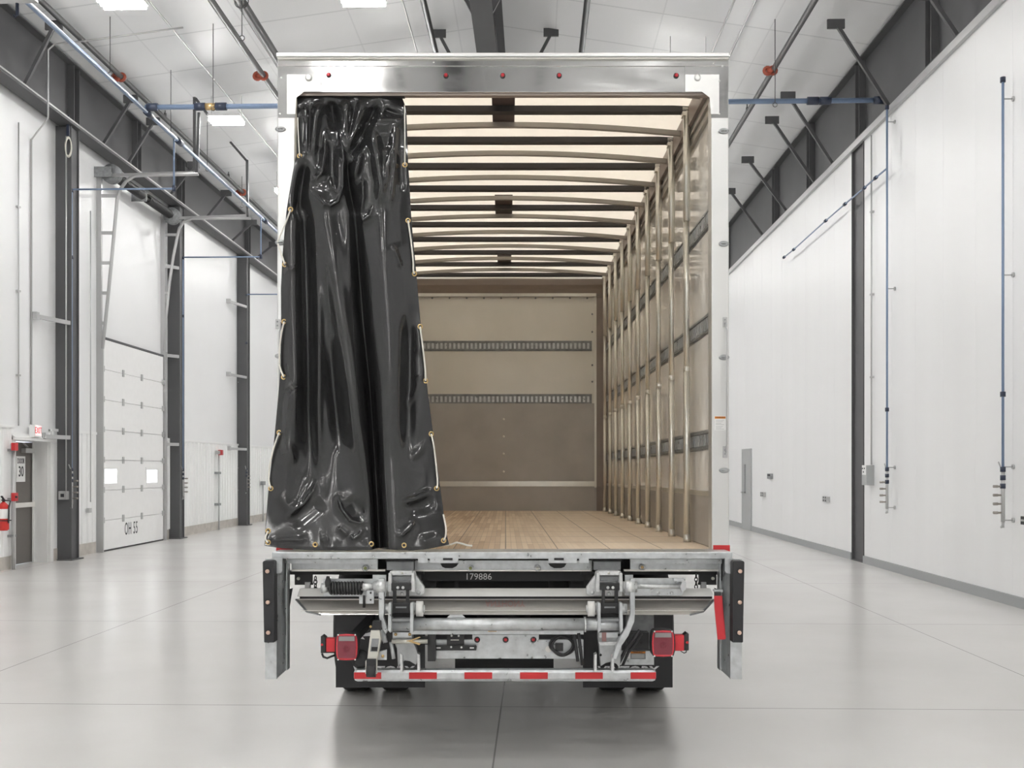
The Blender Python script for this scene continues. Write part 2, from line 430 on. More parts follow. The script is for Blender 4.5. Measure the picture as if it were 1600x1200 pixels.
def track(y, post_px, slant, ztop_py, rungs):
    m = MB()
    base = ony(post_px, 700, y)
    zt = ony(post_px, ztop_py, y).z
    m.box(XL, XL+.10, y-.03, y+.03, 0, zt)                                   # wall angle
    m.box(XL+.09, XL+.13, y-.025, y+.025, 0, OZ)
    pts = [ony(a, b, y) for a, b in slant]
    m.tube(pts, .035, 8)
    m.build('vertical_track', 'conduit', d2)
    rg = MB()
    for r in rungs:
        a = ony(post_px, r, y); k = min(range(len(pts)), key=lambda i: abs(pts[i].z - a.z))
        for p, q in zip(pts, pts[1:]):
            if min(p.z,q.z) <= a.z <= max(p.z,q.z):
                f = (a.z - p.z)/((q.z - p.z) or 1); xx = p.x + (q.x - p.x)*f
                rg.bar((XL+.08, y, a.z), (xx, y, a.z), .04, .06)
    rg.build('track_bracket', 'conduit', d2)
track(OY0, 152, [(160,545),(165,500),(170,452),(175,400),(181,335),(183,312),(188,296),(197,283),(210,275),(230,273.5),(310,272)], 262, (306,364,411,458,505))
track(OY1, 252, [(256,548),(259,500),(265,440),(271,400),(277,370),(280,357),(287,347),(300,341.5),(320,341),(392,341)], 335, (367,417,458,498,538))
MB().bar(ony(152,275,OY0), ony(305,270,OY0), .05, .06).build('track_brace', 'conduit', d2)
MB().bar(ony(252,342,OY1), ony(386,337,OY1), .05, .06).build('track_brace', 'conduit', d2)
zs = 7.45
MB().cyl((XL+.28,OY0-.1,zs),(XL+.28,OY1+.1,zs),.025).build('spring_shaft', 'conduit', d2)
for a, b in ((OY0+.28, (OY0+OY1)/2-.15), ((OY0+OY1)/2+.12, OY1-.25)):
    m = MB(); n = 26
    pts = []
    for i in range(n*8+1):
        t = i/8; pts.append((XL+.28+.085*math.cos(2*math.pi*t), a+(b-a)*t/n, zs+.085*math.sin(2*math.pi*t)))
    m.tube(pts, .02, 6); m.build('torsion_spring', 'black_paint', d2)
for y in (OY0+.05, OY1-.05):
    MB().lathe((XL+.28,y-.06,zs), (0,1,0), [(.05,0),(.19,0),(.19,.02),(.15,.03),(.15,.10),(.19,.11),(.19,.13),(.05,.13)]).build('cable_drum', 'galv_dark', d2)
for y in (OY0-.12, (OY0+OY1)/2, OY1+.12):
    MB().box(XL, XL+.33, y-.012, y+.012, zs-.1, zs+.1).build('bearing_plate', 'galv_dark', d2)

# ---- columns of the left wall
def column_left(y, label):
    t = thing('steel_column', label, 'column', group='grey columns of the left wall')
    m = MB().box(XL-.02, XL+.29, y, y+.02, 0, 7.80).box(XL-.02, XL+.29, y+.30, y+.32, 0, 7.80).box(XL+.24, XL+.26, y+.02, y+.30, 0, 7.80)
    m.build('shaft', 'grey_steel', t)
    MB().box(XL+.06, XL+.34, y-.08, y+.40, 0, .02).build('base_plate', 'grey_steel', t)
    return t
column_left(18.58, 'dark grey steel column between the walk door and the overhead door')
column_left(24.33, 'dark grey steel column just right of the overhead door')
column_left(30.05, 'dark grey steel column of the left wall farthest from the overhead door, nearest the black curtain')
t = thing('steel_column', 'tall dark grey steel column set into the right wall beside the grey switch box', 'column')
MB().box(XR-.015, XR+.28, CR0+.01, CR0+.035, 0, 7.47).box(XR-.015, XR+.28, CR1-.035, CR1-.01, 0, 7.47).box(XR+.03, XR+.05, CR0+.035, CR1-.035, 0, 7.47).build('shaft', 'grey_steel', t)
MB().box(XR-.01, XR+.28, CR0+.01, CR1-.01, 0, .02).build('base_plate', 'grey_steel', t)

# ---- plate girders along the eaves and the ridge
def girder(x, zb, zt, name, label, stiff, side):
    t = thing(name, label, 'beam')
    MB().box(x-.012, x+.012, YB+.05, YF-.05, zb, zt).build('web', 'grey_steel', t)
    MB().box(x-.15, x+.13 if side else x+.15, YB+.05, YF-.05, zb-.02, zb+.012).build('bottom_flange', 'grey_steel', t)
    MB().box(x-.15, x+.15, YB+.05, YF-.05, zt-.02, zt).build('top_flange', 'grey_steel', t)
    for y in stiff:
        m = MB()
        for dy in (0, .22): m.box(x-.13, x+.13, y+dy, y+dy+.02, zb+.012, zt-.02)
        m.build('stiffener', 'grey_steel', t)
    return t
girder(-8.40, 7.83, 8.93, 'eave_girder', 'deep grey steel girder along the top of the left wall', (12.9, 18.6, 21.6, 24.35, 30.1, 35.8), 0)
girder(5.86, 7.50, 8.88, 'eave_girder', 'deep grey steel girder along the top of the right wall', (7.2, 12.2, 15.3, 18.65, 22.0, 25.2, 31.5), 1)
girder(-.73, 8.0, 9.95, 'ridge_girder', 'grey steel girder under the ridge, running away above the truck', (10.0, 16.0, 22.0, 28.0, 34.0), 0)
struct(MB().box(XR-.06, XR-.001, YB+.02, YF-.02, 7.36, 7.475).build('trim_4', 'conduit'))
mm = MB().box(-8.28, -8.24, YB+.1, YF-.1, 7.845, 7.875)
tag(mm.build('conduit_run', 'conduit'), 'thin pale conduit lying along the lower flange of the left eave girder', 'conduit')

def brace(bot, top, label, group):
    t = thing('flange_brace', label, 'brace', group=group)
    MB().bar(bot, top, .055, .055).build('strut', 'grey_steel', t)
    tp = Vector(top)
    MB().box(tp.x-.15, tp.x+.13, tp.y-.02, tp.y+.02, tp.z-.07, tp.z+.08).build('end_plate', 'grey_steel', t)
LB = [((37,128),(85,40)),((160,226),(205,155)),((199,256),(240,190)),((265,310),(303,258)),((318,356),(354,302)),((361,395),(394,348)),((398,427),(428,382))]
nth = ['first','second','third','fourth','fifth','sixth','seventh']
for i, (b, tp) in enumerate(LB):
    p = onx(b[0], b[1], -8.30); p.z = 7.85; q = ony(tp[0], tp[1], p.y)
    brace(p, q, f'grey diagonal brace on the left eave girder, {nth[i]} from the near end', 'diagonal braces of the left girder')
RB = [((1495,42),(1452,-8)),((1388,146),(1307,38)),((1300,237),(1232,150)),((1272,266),(1207,188)),((1228,320),(1169,250)),((1191,365),(1141,299))]
for i, (b, tp) in enumerate(RB):
    p = onx(b[0], b[1], 5.72); p.z = 7.52; q = ony(tp[0], tp[1], p.y)
    brace(p, q, f'grey diagonal brace on the right eave girder, {nth[i]} from the near end', 'diagonal braces of the right girder')
for y, wd in ((14.6, 'nearer'), (19.5, 'farther')):
    for s, wx in ((-1, 'left'), (1, 'right')):
        brace((-.73+s*.13, y, 8.02), (-.73+s*1.05, y, 9.76), f'grey diagonal brace on the {wx} side of the ridge girder, the {wd} one', 'diagonal braces of the ridge girder')

# ---- ceiling lamps
lampm = None
def lamp(x, y, label):
    global lampm
    if lampm is None:
        t = thing('ceiling_lamp', label, 'lamp', (0,0,0), 'high bay lamps')
        MB().box(-.32, .32, -.20, .20, .045, .09).box(-.31, -.29, -.15, .15, .02, .05).box(.29, .31, -.15, .15, .02, .05).build('housing', 'sign_white', t)
        for dy in (-.12, 0, .12): MB().cyl((-.31,dy,0),(.31,dy,0),.036,n=8).build('lamp_tube', 'lamp_lens', t)
        MB().cyl((-.3,0,.06),(-.3,0,.5),.006,n=6).cyl((.3,0,.06),(.3,0,.5),.006,n=6).build('hanger', 'conduit', t)
        lampm = t
    else:
        t = dup(lampm)
    t.location = (x, y, 8.47); t['label'] = label
    return t
rows = [('left', -6.05), ('middle', -2.5), ('right', 2.6)]
for nm, x in rows:
    for k in range(-4, 10):
        y = -10.9 + 5.22*k + (2.6 if nm == 'right' else 0)
        if k in (5, 6) and nm == 'left':
            lab = 'bright white ceiling lamp glowing left of the truck, under the insulation' if k == 6 else 'bright white ceiling lamp at the top edge above the left girder'
        elif k == 5 and nm == 'middle': lab = 'bright white ceiling lamp at the top edge above the truck header'
        else: lab = f'white ceiling lamp of the {nm} row, number {k+5} counted from the back wall'
        lamp(x, y, lab)

# ---- pipes under the roof
def run(name, x, z, r, m, label, cat, y0=YB+.1, y1=YF-.1, n=10):
    t = thing(name, label, cat)
    MB().cyl((x,y0,z),(x,y1,z),r,n=n).build('pipe', m, t)
    return t
def clamp(t, x, z, y, r):       # red grooved elbow pair
    MB().torus((x,y,z),(0,1,0),r,.035,14,6).cyl((x,y-.10,z),(x-.1,y-.03,z-.02),.05,n=10).torus((x-.1,y-.04,z-.02),(0,1,0),r,.035,14,6).build('coupling', 'red_fitting', t)
for x, lab, cl in ((-7.65, 'dark sprinkler pipe under the roof close to the left girder', (19.2, 27.3)), (-5.0, 'dark sprinkler pipe under the roof that meets the truck header corner', (19.2,)), (4.34, 'dark sprinkler pipe under the roof right of the truck', (19.2,)), (-1.72, 'dark sprinkler pipe under the roof left of the ridge girder', ()), (.82, 'dark sprinkler pipe under the roof right of the ridge girder', ())):
    t = run('sprinkler_pipe', x, 8.9, .05, 'pipe_dark', lab, 'pipe')
    for y in cl: clamp(t, x, 8.9, y, .06)
    for y in (11.5, 15.6, 21.5, 26.0):
        MB().cyl((x,y,8.9),(x,y,9.4),.012,n=6).box(x-.02,x+.02,y-.03,y+.03,8.86,9.02).build('hanger', 'pipe_dark', t)
t = run('heater_tube', -4.62, 9.0, .085, 'black_paint', 'thick black tube hung under the roof left of the truck header', 'tube')
for y in (10.5, 13.5, 16.4):
    MB().torus((-4.62,y,9.02),(0,1,0),.11,.008,16,5).cyl((-4.62,y,9.12),(-4.62,y,9.5),.005,n=6).build('hanger', 'pipe_dark', t)
run('conduit_run', -6.15, 9.12, .018, 'conduit', 'thin grey conduit under the roof between two dark pipes', 'conduit')
run('conduit_run', -2.2, 9.45, .018, 'conduit', 'thin grey conduit under the roof left of the ridge', 'conduit')
run('conduit_run', 3.24, 9.24, .018, 'conduit', 'thin grey conduit under the roof, left one of the close pair', 'conduit')
run('conduit_run', 3.56, 9.18, .018, 'conduit', 'thin grey conduit under the roof, right one of the close pair', 'conduit')
q1, q2 = onx(49, 664, XL+.02), onx(49, 218, XL+.02)
g = [onx(75, v, -8.2) for v in (185, 130, 78)]
yy = g[2].y
tag(MB().tube([q1, q2, g[0], g[1], g[2], g[2]+Vector((.12,0,.10)), (-7.5,yy,8.86), (-5.9,yy,9.06)], .016, 8).build('conduit_run', 'conduit'), 'thin pale conduit rising from the exit sign, bending over the left girder to the roof', 'conduit')
HR = [(172,8,112,17.2,'by the blue main near the red coupling'),(267,84,205,19.6,'above the blue main left of the lamp'),(333,37,166,17.2,'meeting the blue cross pipe left of the truck'),(378,0,55,14.0,'with a ring at the black tube'),(324,150,262,22.5,'beside the hanging track frame'),(378,222,320,26.5,'beside the second track frame')]
for px, y0, y1, Y, wh in HR:
    p, q = ony(px, y0, Y), ony(px, y1, Y)
    tag(MB().cyl(p, q, .007, n=6).torus(q - Vector((0,0,.04)), (0,1,0), .035, .006, 12, 5).build('hanger_rod', 'pipe_dark'), 'thin steel hanger rod under the roof ' + wh, 'rod', 'hanger rods')
p, q = ony(1211, 30, 17.2), ony(1211, 160, 17.2)
tag(MB().cyl(p, q, .007, n=6).torus(q - Vector((0,0,.04)), (0,1,0), .035, .006, 12, 5).build('hanger_rod', 'pipe_dark'), 'thin steel hanger rod meeting the blue cross pipe right of the truck', 'rod', 'hanger rods')

# ---- compressed air lines
t = run('air_main', -6.47, 7.60, .035, 'blue_pipe', 'pale blue air main running along the left side under the roof', 'pipe')
for y in (17.4, 18.9, 25.0): MB().cyl((-6.47,y-.12,7.6),(-6.47,y+.12,7.6),.055,n=12).build('coupling', 'blue_fitting', t)
t = thing('air_cross_pipe', 'blue air pipe crossing the hall behind the truck roof', 'pipe')
MB().cyl((-6.47,17.25,7.66),(5.72,17.25,7.66),.042,n=12).build('pipe', 'blue_pipe', t)
for x in (-5.55, -5.2, 4.55, 4.75, 5.62, -6.35): MB().cyl((x-.09,17.25,7.66),(x+.09,17.25,7.66),.065,n=12).build('coupling', 'blue_fitting', t)
MB().cyl((-5.46,17.25,7.66),(-5.28,17.25,7.66),.058,n=12).build('valve', 'brass_bolt', t)
def drop(x, px, ytop, ybot, label, s, top=None, ncoup=(), branch=None):
    y = onx(px, 700, x).y; zt = onx(px, ytop, x).z; zb = onx(px, ybot, x).z
    t = thing('air_drop', label, 'pipe', group='air drops on the walls')
    m = MB()
    zm = zb + .62
    m.cyl((x,y,zm),(x,y,zt),.017,n=8)
    if top is not None:
        m.cyl((x,y,zt),(top[0],y,zt),.017,n=8); m.cyl((top[0],y,zt),(top[0],y,top[1]),.017,n=8)
    m.build('pipe', 'blue_pipe', t)
    for z in [zt-.02, zm+.03, zm-.07, zm-.17] + [onx(px, c, x).z for c in ncoup]:
        MB().cyl((x,y,z-.03),(x,y,z+.03),.032,n=10).build('coupling', 'blue_fitting', t)
    if top is not None: MB().cyl((top[0],y,zt-.05),(top[0],y,zt+.05),.034,n=10).build('coupling', 'blue_fitting', t)
    MB().cyl((x,y,zb+.02),(x,y,zm+.05),.024,n=10).cyl((x,y,zb-.05),(x,y,zb+.02),.018,n=8).bar((x,y,zb-.02),(x,y-s*.05,zb-.05),.02,.02).build('manifold', 'conduit', t)
    for k in range(4):
        z = zb + .13 + .105*k
        MB().cyl((x,y,z),(x+s*.10,y,z),.012,n=8).cyl((x+s*.06,y,z),(x+s*.115,y,z),.017,n=8).build('outlet', 'outlet_metal', t)
    xw = XL+.03 if x < 0 else XR
    for z in (zb+.04, zm+.06, (zm+zt)/2, zt-.25):
        MB().cyl((x,y,z),(xw,y,z),.008,n=6).cyl((xw+(.02 if x<0 else -.02),y,z),(xw,y,z),.03,n=10).build('standoff', 'conduit', t)
    MB().bar((x,y-s*.03,zm+.02),(x-.0,y-s*.12,zm+.12),.015,.01).build('valve_lever', 'conduit', t)
    if branch:
        pts = [onx(a, b, x) for a, b in branch]
        b = MB().tube(pts, .014, 8).build('branch_pipe', 'blue_pipe', t)
        for p in pts[1:]: MB().cyl(p - Vector((0,.05,0)), p + Vector((0,.05,0)), .03, n=8).build('coupling', 'blue_fitting', t)
    return t
drop(-8.33, 112, 296, 790, 'blue air drop with an outlet manifold beside the first steel column', 1, (-6.47, 7.6), (402,))
drop(-8.33, 286, 402, 777, 'blue air drop with an outlet manifold just right of the overhead door column', 1, (-6.47, 7.6), (494,))
drop(-8.33, 385, 460, 768, 'blue air drop on the left wall nearest the black curtain', 1, (-6.9, 7.6), (536,))
drop(5.62, 1386, 166, 797, 'blue air drop with a side branch right of the grey switch box', -1, None, (640,), [(1386,263),(1368,278),(1350,294),(1320,319),(1290,345),(1240,390),(1225,402)])
drop(5.62, 1567, 122, 818, 'blue air drop with an outlet manifold at the right edge', -1, None, (616,))

# ---- fixtures on the left wall
def lbox(name, m, px0, px1, py0, py1, x0, x1, parent=None):
    a, b = onx(px0,(py0+py1)/2,x1), onx(px1,(py0+py1)/2,x1); c = (px0+px1)/2
    return MB().box(x0, x1, a.y, b.y, onx(c,py1,x1).z, onx(c,py0,x1).z).build(name, m, parent, .004)
t = thing('exit_sign', 'lit exit sign with red letters above the walk door', 'exit sign')
hs = lbox('housing', 'sign_white', 54, 65.5, 664, 683, XL+.055, XL+.15, t)
a, b = onx(54.5,673,XL+.151), onx(65,673,XL+.151)
MB().box(XL+.15, XL+.153, a.y+.02, b.y-.02, a.z-.075, a.z+.085).build('face', 'exit_red', t)
text('lettering', 'EXIT', .15, (XL+.1545, (a.y+b.y)/2, a.z+.005), (0,1,0), (0,0,1), 'red_tape', t, sx=.8)
t = thing('fire_alarm_strobe', 'red fire alarm strobe high on the grey post left of the walk door', 'fire alarm')
lbox('strobe', 'red_tape', 23, 28.5, 692, 704, XL+.10, XL+.16, t); lbox('back_box', 'conduit', 21, 28.5, 693, 703, XL+.05, XL+.10, t)
t = thing('fire_alarm_pull', 'red fire alarm pull station low on the grey post left of the walk door', 'fire alarm')
lbox('pull_box', 'red_tape', 23, 28.5, 770, 783, XL+.10, XL+.16, t); lbox('back_box', 'conduit', 21, 28.5, 771, 782, XL+.05, XL+.10, t)
lbox('handle', 'ink', 25, 27.5, 775, 778, XL+.16, XL+.175, t)
y = onx(19, 800, XL+.08).y
t = thing('alarm_post', 'grey conduit post standing left of the walk door', 'post')
MB().cyl((XL+.10,y,0),(XL+.10,y,2.0),.03,n=10).build('pipe', 'conduit', t)
for z in (.55, 1.15, 1.95): MB().box(XL+.03, XL+.12, y-.06, y+.06, z-.02, z+.02).build('pipe_clamp', 'galv_dark', t)
p = onx(5.5, 800, XL+.16)
t = thing('fire_extinguisher', 'red fire extinguisher hanging on the liner wall at the left edge', 'fire extinguisher')
zc = onx(5.5, 829, XL+.16).z
MB().lathe((p.x,p.y,zc), (0,0,1), [(.06,0),(.082,.02),(.082,.36),(.07,.41),(.035,.445),(.02,.46)]).build('cylinder', 'extinguisher_red', t)
MB().lathe((p.x,p.y,zc+.19), (0,0,1), [(.0825,0),(.0835,.005),(.0835,.15),(.0825,.155)]).build('paper_label', 'sign_white', t)
MB().cyl((p.x,p.y,zc+.46),(p.x,p.y,zc+.50),.022).bar((p.x,p.y,zc+.50),(p.x+.03,p.y-.12,zc+.55),.03,.012).bar((p.x,p.y,zc+.48),(p.x+.03,p.y-.11,zc+.49),.03,.012).build('valve', 'ink', t)
MB().tube([(p.x+.02,p.y,zc+.48),(p.x+.08,p.y+.06,zc+.47),(p.x+.09,p.y-.01,zc+.36),(p.x+.095,p.y-.02,zc+.2),(p.x+.092,p.y-.02,zc+.12)], .012, 8).build('hose', 'black_rubber', t)
MB().bar((p.x+.0,p.y-.09,zc+.16),(p.x,p.y+.09,zc+.16),.17,.015).box(XL+.055, p.x-.06, p.y-.03, p.y+.03, zc+.05, zc+.42).build('bracket', 'ink', t)
t = thing('alarm_stand', 'red alarm on a thin grey stand between the second and third columns', 'fire alarm')
p = onx(342, 760, XL+.12); zt = onx(342, 707, XL+.12).z
MB().cyl((p.x,p.y,0),(p.x,p.y,zt),.022,n=8).build('pipe', 'conduit', t)
MB().box(p.x-.02, p.x+.08, p.y-.02, p.y+.14, zt-.07, zt+.07).build('strobe', 'red_tape', t)
MB().box(p.x-.05, p.x+.05, p.y-.16, p.y-.02, zt-.05, zt+.05).build('back_box', 'conduit', t)
for py in (739, 788): z = onx(342,py,XL+.12).z; MB().box(XL+.03, p.x+.03, p.y-.1, p.y+.1, z-.03, z+.03).build('pipe_clamp', 'galv_dark', t)
t = thing('wall_post', 'thin grey stand with a black fitting on the wall left of the curtain', 'post')
p = onx(411, 760, XL+.12); zt = onx(411, 755, XL+.12).z
MB().cyl((p.x,p.y,0),(p.x,p.y,zt),.022,n=8).build('pipe', 'conduit', t); MB().box(p.x-.05, p.x+.05, p.y-.12, p.y+.12, zt-.06, zt+.06).build('back_box', 'galv_dark', t)
t = thing('outlet_box', 'small grey switch box with conduit on the first steel column', 'switch box')
q = ony(99, 774, 18.5); MB().box(q.x-.07, q.x+.07, 18.46, 18.58, q.z-.075, q.z+.075).build('back_box', 'conduit', t); MB().box(q.x-.03, q.x+.03, 18.45, 18.462, q.z-.03, q.z+.03).build('faceplate', 'ink', t)
MB().cyl((q.x+.04,18.52,q.z+.07),(q.x+.04,18.52,7.6),.013,n=8).build('conduit', 'conduit', t)
t = thing('rope_coil', 'pale rope coil hanging at the head of the first steel column', 'rope')
q = ony(106, 228, 18.52)
for k in range(3): MB().tube([(q.x+.055*math.cos(a)+.01*k, 18.53-.012*k, q.z-.02*k+.17*math.sin(a)) for a in [2*math.pi*i/20 for i in range(20)]], .008, 6, True).build('loop', 'rope', t)
MB().bar((q.x,18.53,q.z+.18),(q.x,18.53,q.z+.55),.05,.03).build('strap', 'blue_fitting', t)
t = thing('junction_box', 'small grey box on the liner just left of the overhead door', 'switch box')
lbox('back_box', 'conduit', 139, 143.5, 794, 801, XL+.05, XL+.10, t)
p = onx(141.5, 760, XL+.07); MB().cyl((XL+.07,p.y,p.z-.3),(XL+.07,p.y,6.6),.011,n=6).build('conduit', 'conduit', t)
for px, y0, y1, wh in ((30,158,664,'at the far left, ending above the walk door'),):
    p = onx(px, 660, XL+.04)
    m = MB().cyl((XL+.03,p.y,2.36),(XL+.03,p.y,min(onx(px,y0,XL+.03).z,7.4)),.012,n=6)
    for z in (3.2, 4.6, 6.0): m.box(XL, XL+.05, p.y-.04, p.y+.04, z-.015, z+.015)
    tag(m.build('wall_conduit', 'conduit'), 'thin grey wall conduit ' + wh, 'conduit', 'wall conduits')
# girt struts between wall and columns
GS = [(56,494,99,503,18.5,'high on the first column'),(66,682,99,683,18.5,'low on the first column, above the walk door'),(258,415,281,420,24.25,'highest on the second column'),(258,555,281,558,24.25,'half way up the second column'),(258,694,281,696,24.25,'lowest on the second column'),(358,471,380,477,30.0,'highest on the third column'),(358,585,380,589,30.0,'half way up the third column'),(358,701,380,703,30.0,'lowest on the third column')]
for a, b, c, d, Y, wh in GS:
    p, q = onx(a, b, XL+.07), ony(c, d, Y)
    q = Vector((XL+.27, Y+.04, p.z)); 
    tag(MB().bar(p, q, .05, .07).box(XL, XL+.11, p.y-.05, p.y+.05, p.z-.05, p.z+.07).build('girt_strut', 'conduit'), 'short grey strut ' + wh + ' of the left wall', 'strut', 'struts on the left wall')
# frames that hang the overhead door tracks
for pts, Y, wh in ((((304,152,304,272),(306,154,328,184),(311,176,308,272)), OY0, 'nearer'), (((386,250,387,342),(386,252,360,222)), OY1, 'farther')):
    m = MB()
    for a, b, c, d in pts: m.bar(ony(a,b,Y), ony(c,d,Y), .05, .05)
    tag(m.build('track_hanger', 'grey_steel'), f'dark angle iron frame hanging the {wh} overhead door track', 'hanger', 'track hangers')
t = thing('ceiling_panel', 'grey boxed end of a hanging unit with a blue hook in the top left corner', 'unit')
a = ony(0, 6, 13.0); b = ony(60, 6, 13.0)
MB().box(a.x-1.2, b.x, 11.9, 13.0, a.z, a.z+.09).build('casing', 'conduit', t)
q = ony(27, 8, 12.9); MB().cyl((q.x,12.9,q.z+.02),(q.x,12.9,q.z-.13),.022,n=8).tube([(q.x,12.9,q.z-.12),(q.x-.03,12.9,q.z-.15),(q.x-.05,12.9,q.z-.12)], .012, 6).build('hook', 'blue_fitting', t)

# ---- fixtures on the right wall
d3 = struct(thing('door_3', 'grey walk door with a narrow window far down the right wall', None))
ya, yb = onx(1173, 760, XR-.02).y, onx(1161, 760, XR-.02).y; zt = onx(1172, 705, XR-.02).z
MB().box(XR-.038, XR+.02, ya, yb, 0, zt).build('door_leaf', 'grey_door', d3)
MB().box(XR-.045, XR+.02, ya-.07, ya, 0, zt+.07).box(XR-.045, XR+.02, yb, yb+.07, 0, zt+.07).box(XR-.045, XR+.02, ya, yb, zt, zt+.07).build('door_frame', 'grey_door', d3)
wn = MB().box(XR-.043, XR-.03, yb-.45, yb-.25, .98, zt-.35).build('window_pane', 'dark_glass', d3)
MB().cyl((XR-.03,yb-.12,1.0),(XR-.10,yb-.12,1.0),.02).bar((XR-.10,yb-.12,1.0),(XR-.10,yb-.26,1.0),.025,.02).build('handle', 'conduit', d3)
def rbox(name, m, px0, px1, py0, py1, x0, parent):
    a, b = onx(px1,(py0+py1)/2,x0), onx(px0,(py0+py1)/2,x0); c = (px0+px1)/2
    return MB().box(x0, XR, a.y, b.y, onx(c,py1,x0).z, onx(c,py0,x0).z).build(name, m, parent, .004)
t = thing('card_reader', 'small dark box right of the far grey door', 'wall box'); rbox('case', 'galv_dark', 1198.5, 1204, 740, 748, XR-.06, t)
rbox('cover', 'ink', 1199, 1203, 741, 744, XR-.065, t)
for pa, pb, y0, y1, lab in ((1187.5,1193,769,776,'small grey outlet low on the right wall beside the far door'),(1284.5,1292,776,784,'grey double outlet on the right wall left of the steel column'),(1594,1604,807.5,820,'grey double outlet at the right edge of the wall')):
    t = thing('wall_outlet', lab, 'outlet'); a = onx(pb,(y0+y1)/2,XR-.06); b = onx(pa,(y0+y1)/2,XR-.06)
    rbox('case', 'conduit', pa, pb, y0, y1, XR-.06, t)
    for i in (0, 1):
        for j in (0, 1):
            yy = b.y + (a.y-b.y)*(.3+.4*i); zz = a.z - .03 + .06*j
            MB().box(XR-.064, XR-.06, yy-.025, yy+.025, zz-.018, zz+.018).build('socket', 'ink', t)
t = thing('switch_box', 'grey steel disconnect box beside the right-hand column', 'switch box')
bx = rbox('case', 'grey_door', 1346.5, 1354, 727, 758, XR-.13, t)
a = onx(1350, 742, XR-.13); y0, y1 = onx(1354, 742, XR-.13).y, onx(1346.5, 742, XR-.13).y
nb = MB().box(XR-.134, XR-.13, y0+.03, y1-.03, a.z+.0, a.z+.165).build('notice', 'sign_white', t)
for dy, dz in ((.1,.11),(.2,.11),(.15,.05)): MB().box(XR-.136, XR-.134, y0+dy-.02, y0+dy+.03, a.z+dz-.012, a.z+dz+.012).build('mark', 'ink', nb)
pw = onx(1361.5, 500, XR-.04)
MB().cyl((XR-.04,pw.y,a.z+.17),(XR-.04,pw.y,7.3),.013,n=8).build('conduit', 'conduit', t)
for z in (3.2, 4.6, 6.0): MB().box(XR-.06, XR, pw.y-.03, pw.y+.03, z-.015, z+.015).build('pipe_clamp', 'conduit', t)

# ================================================================ THE TRUCK
# local frame: x right, y forward from the rear frame, z up from the floor
TROOT = Matrix.Rotation(TH, 4, 'Z') @ Matrix.Translation((0, D0, 0)) @ Matrix.Rotation(PITCH, 4, 'X')
truck = thing('box_truck', 'large box truck with an open translucent-roofed cargo box and folded galvanised tail lift', 'truck')
truck.matrix_world = TROOT
def P(px, py, Y=D0):             # pixel at distance Y -> truck frame (near the rear)
    return Vector(((px-CX)*Y/F, Y-D0, H+(CY-py)*Y/F))
def PI_(px, py, Y):              # the same for the inside of the box
    return Vector(((px-CX)*Y/F, Y-D0, 1.6133+(742-py)*Y/F))
K = D0/F
T = truck
XC = (786-CX)*K
HW = 1.298                       # half width
ZT, ZF = H+(CY-82)*K, 1.181      # top, bed
L = 6.60
WI_R, WI_L = 1.222, 2*XC-1.222

def pbox(x0, x1, y0, y1, Ya, Yb, mb=None):     # pixel rectangle at depth Ya, pushed to depth Yb
    mb = mb or MB(); a, b = P(x0, y0, Ya), P(x1, y1, Ya)
    return mb.box(a.x, b.x, Ya-D0, Yb-D0, b.z, a.z)
def ppoly(pts, Ya, Yb, mb=None):
    mb = mb or MB(); return mb.prism([P(x, y, Ya) for x, y in pts], (0, Yb-Ya, 0))
def pcyl(a, b, rpx, Y, mb=None, n=16, Y2=None, r2=None):
    mb = mb or MB(); Y2 = Y2 or Y
    return mb.cyl(P(a[0],a[1],Y), P(b[0],b[1],Y2), rpx*Y/F, None if r2 is None else r2*Y/F, n)
def bolt(px, py, rpx, Y, parent, m='cast_zinc', name='bolt', h=.010):
    p = P(px, py, Y); r = rpx*Y/F
    return MB().lathe(p, (0,-1,0), [(r*1.25,0),(r*1.25,.003),(r,.003),(r,h*.8),(r*.7,h)], 12).build(name, m, parent)

# ---- cargo box shell
MB().box(WI_R, WI_R+.05, .03, L, 1.10, ZT-.06).build('side_wall', 'frp_panel', T)
MB().box(WI_L-.05, WI_L, .03, L, 1.10, ZT-.06).build('side_wall', 'frp_panel', T)
for s, X in ((-1, WI_R), (1, WI_L)):
    n = MB()
    a, b = sorted((X, X+s*.008)); n.box(a, b, .05, L-.02, 1.19, 1.50)
    sc = n.build('scuff_liner', 'scuff_liner', T)
    m = MB(); a, b = sorted((X, X+s*.010)); m.box(a, b, .05, L-.02, 1.485, 1.515); m.build('scuff_trim', 'pole_alum', T)
    m = MB(); a, b = sorted((X, X+s*.045)); m.box(a, b, .06, L-.02, 3.86, 3.985).build('top_rail', 'taupe_steel', T)
    m = MB(); a, b = sorted((X, X+s*.022)); m.box(a, b, .06, L-.02, 3.74, 3.86).box(min(X,X+s*.034), max(X,X+s*.034), .06, L-.02, 3.79, 3.81).build('rail_skirt', 'bow_grey', T)
    m = MB()
    y = 1.02
    while y < L:
        a, b = sorted((X, X+s*.004)); m.box(a, b, y-.03, y+.03, 1.52, 3.74); y += 1.24
    m.build('seam_strip', 'frp_panel', T)
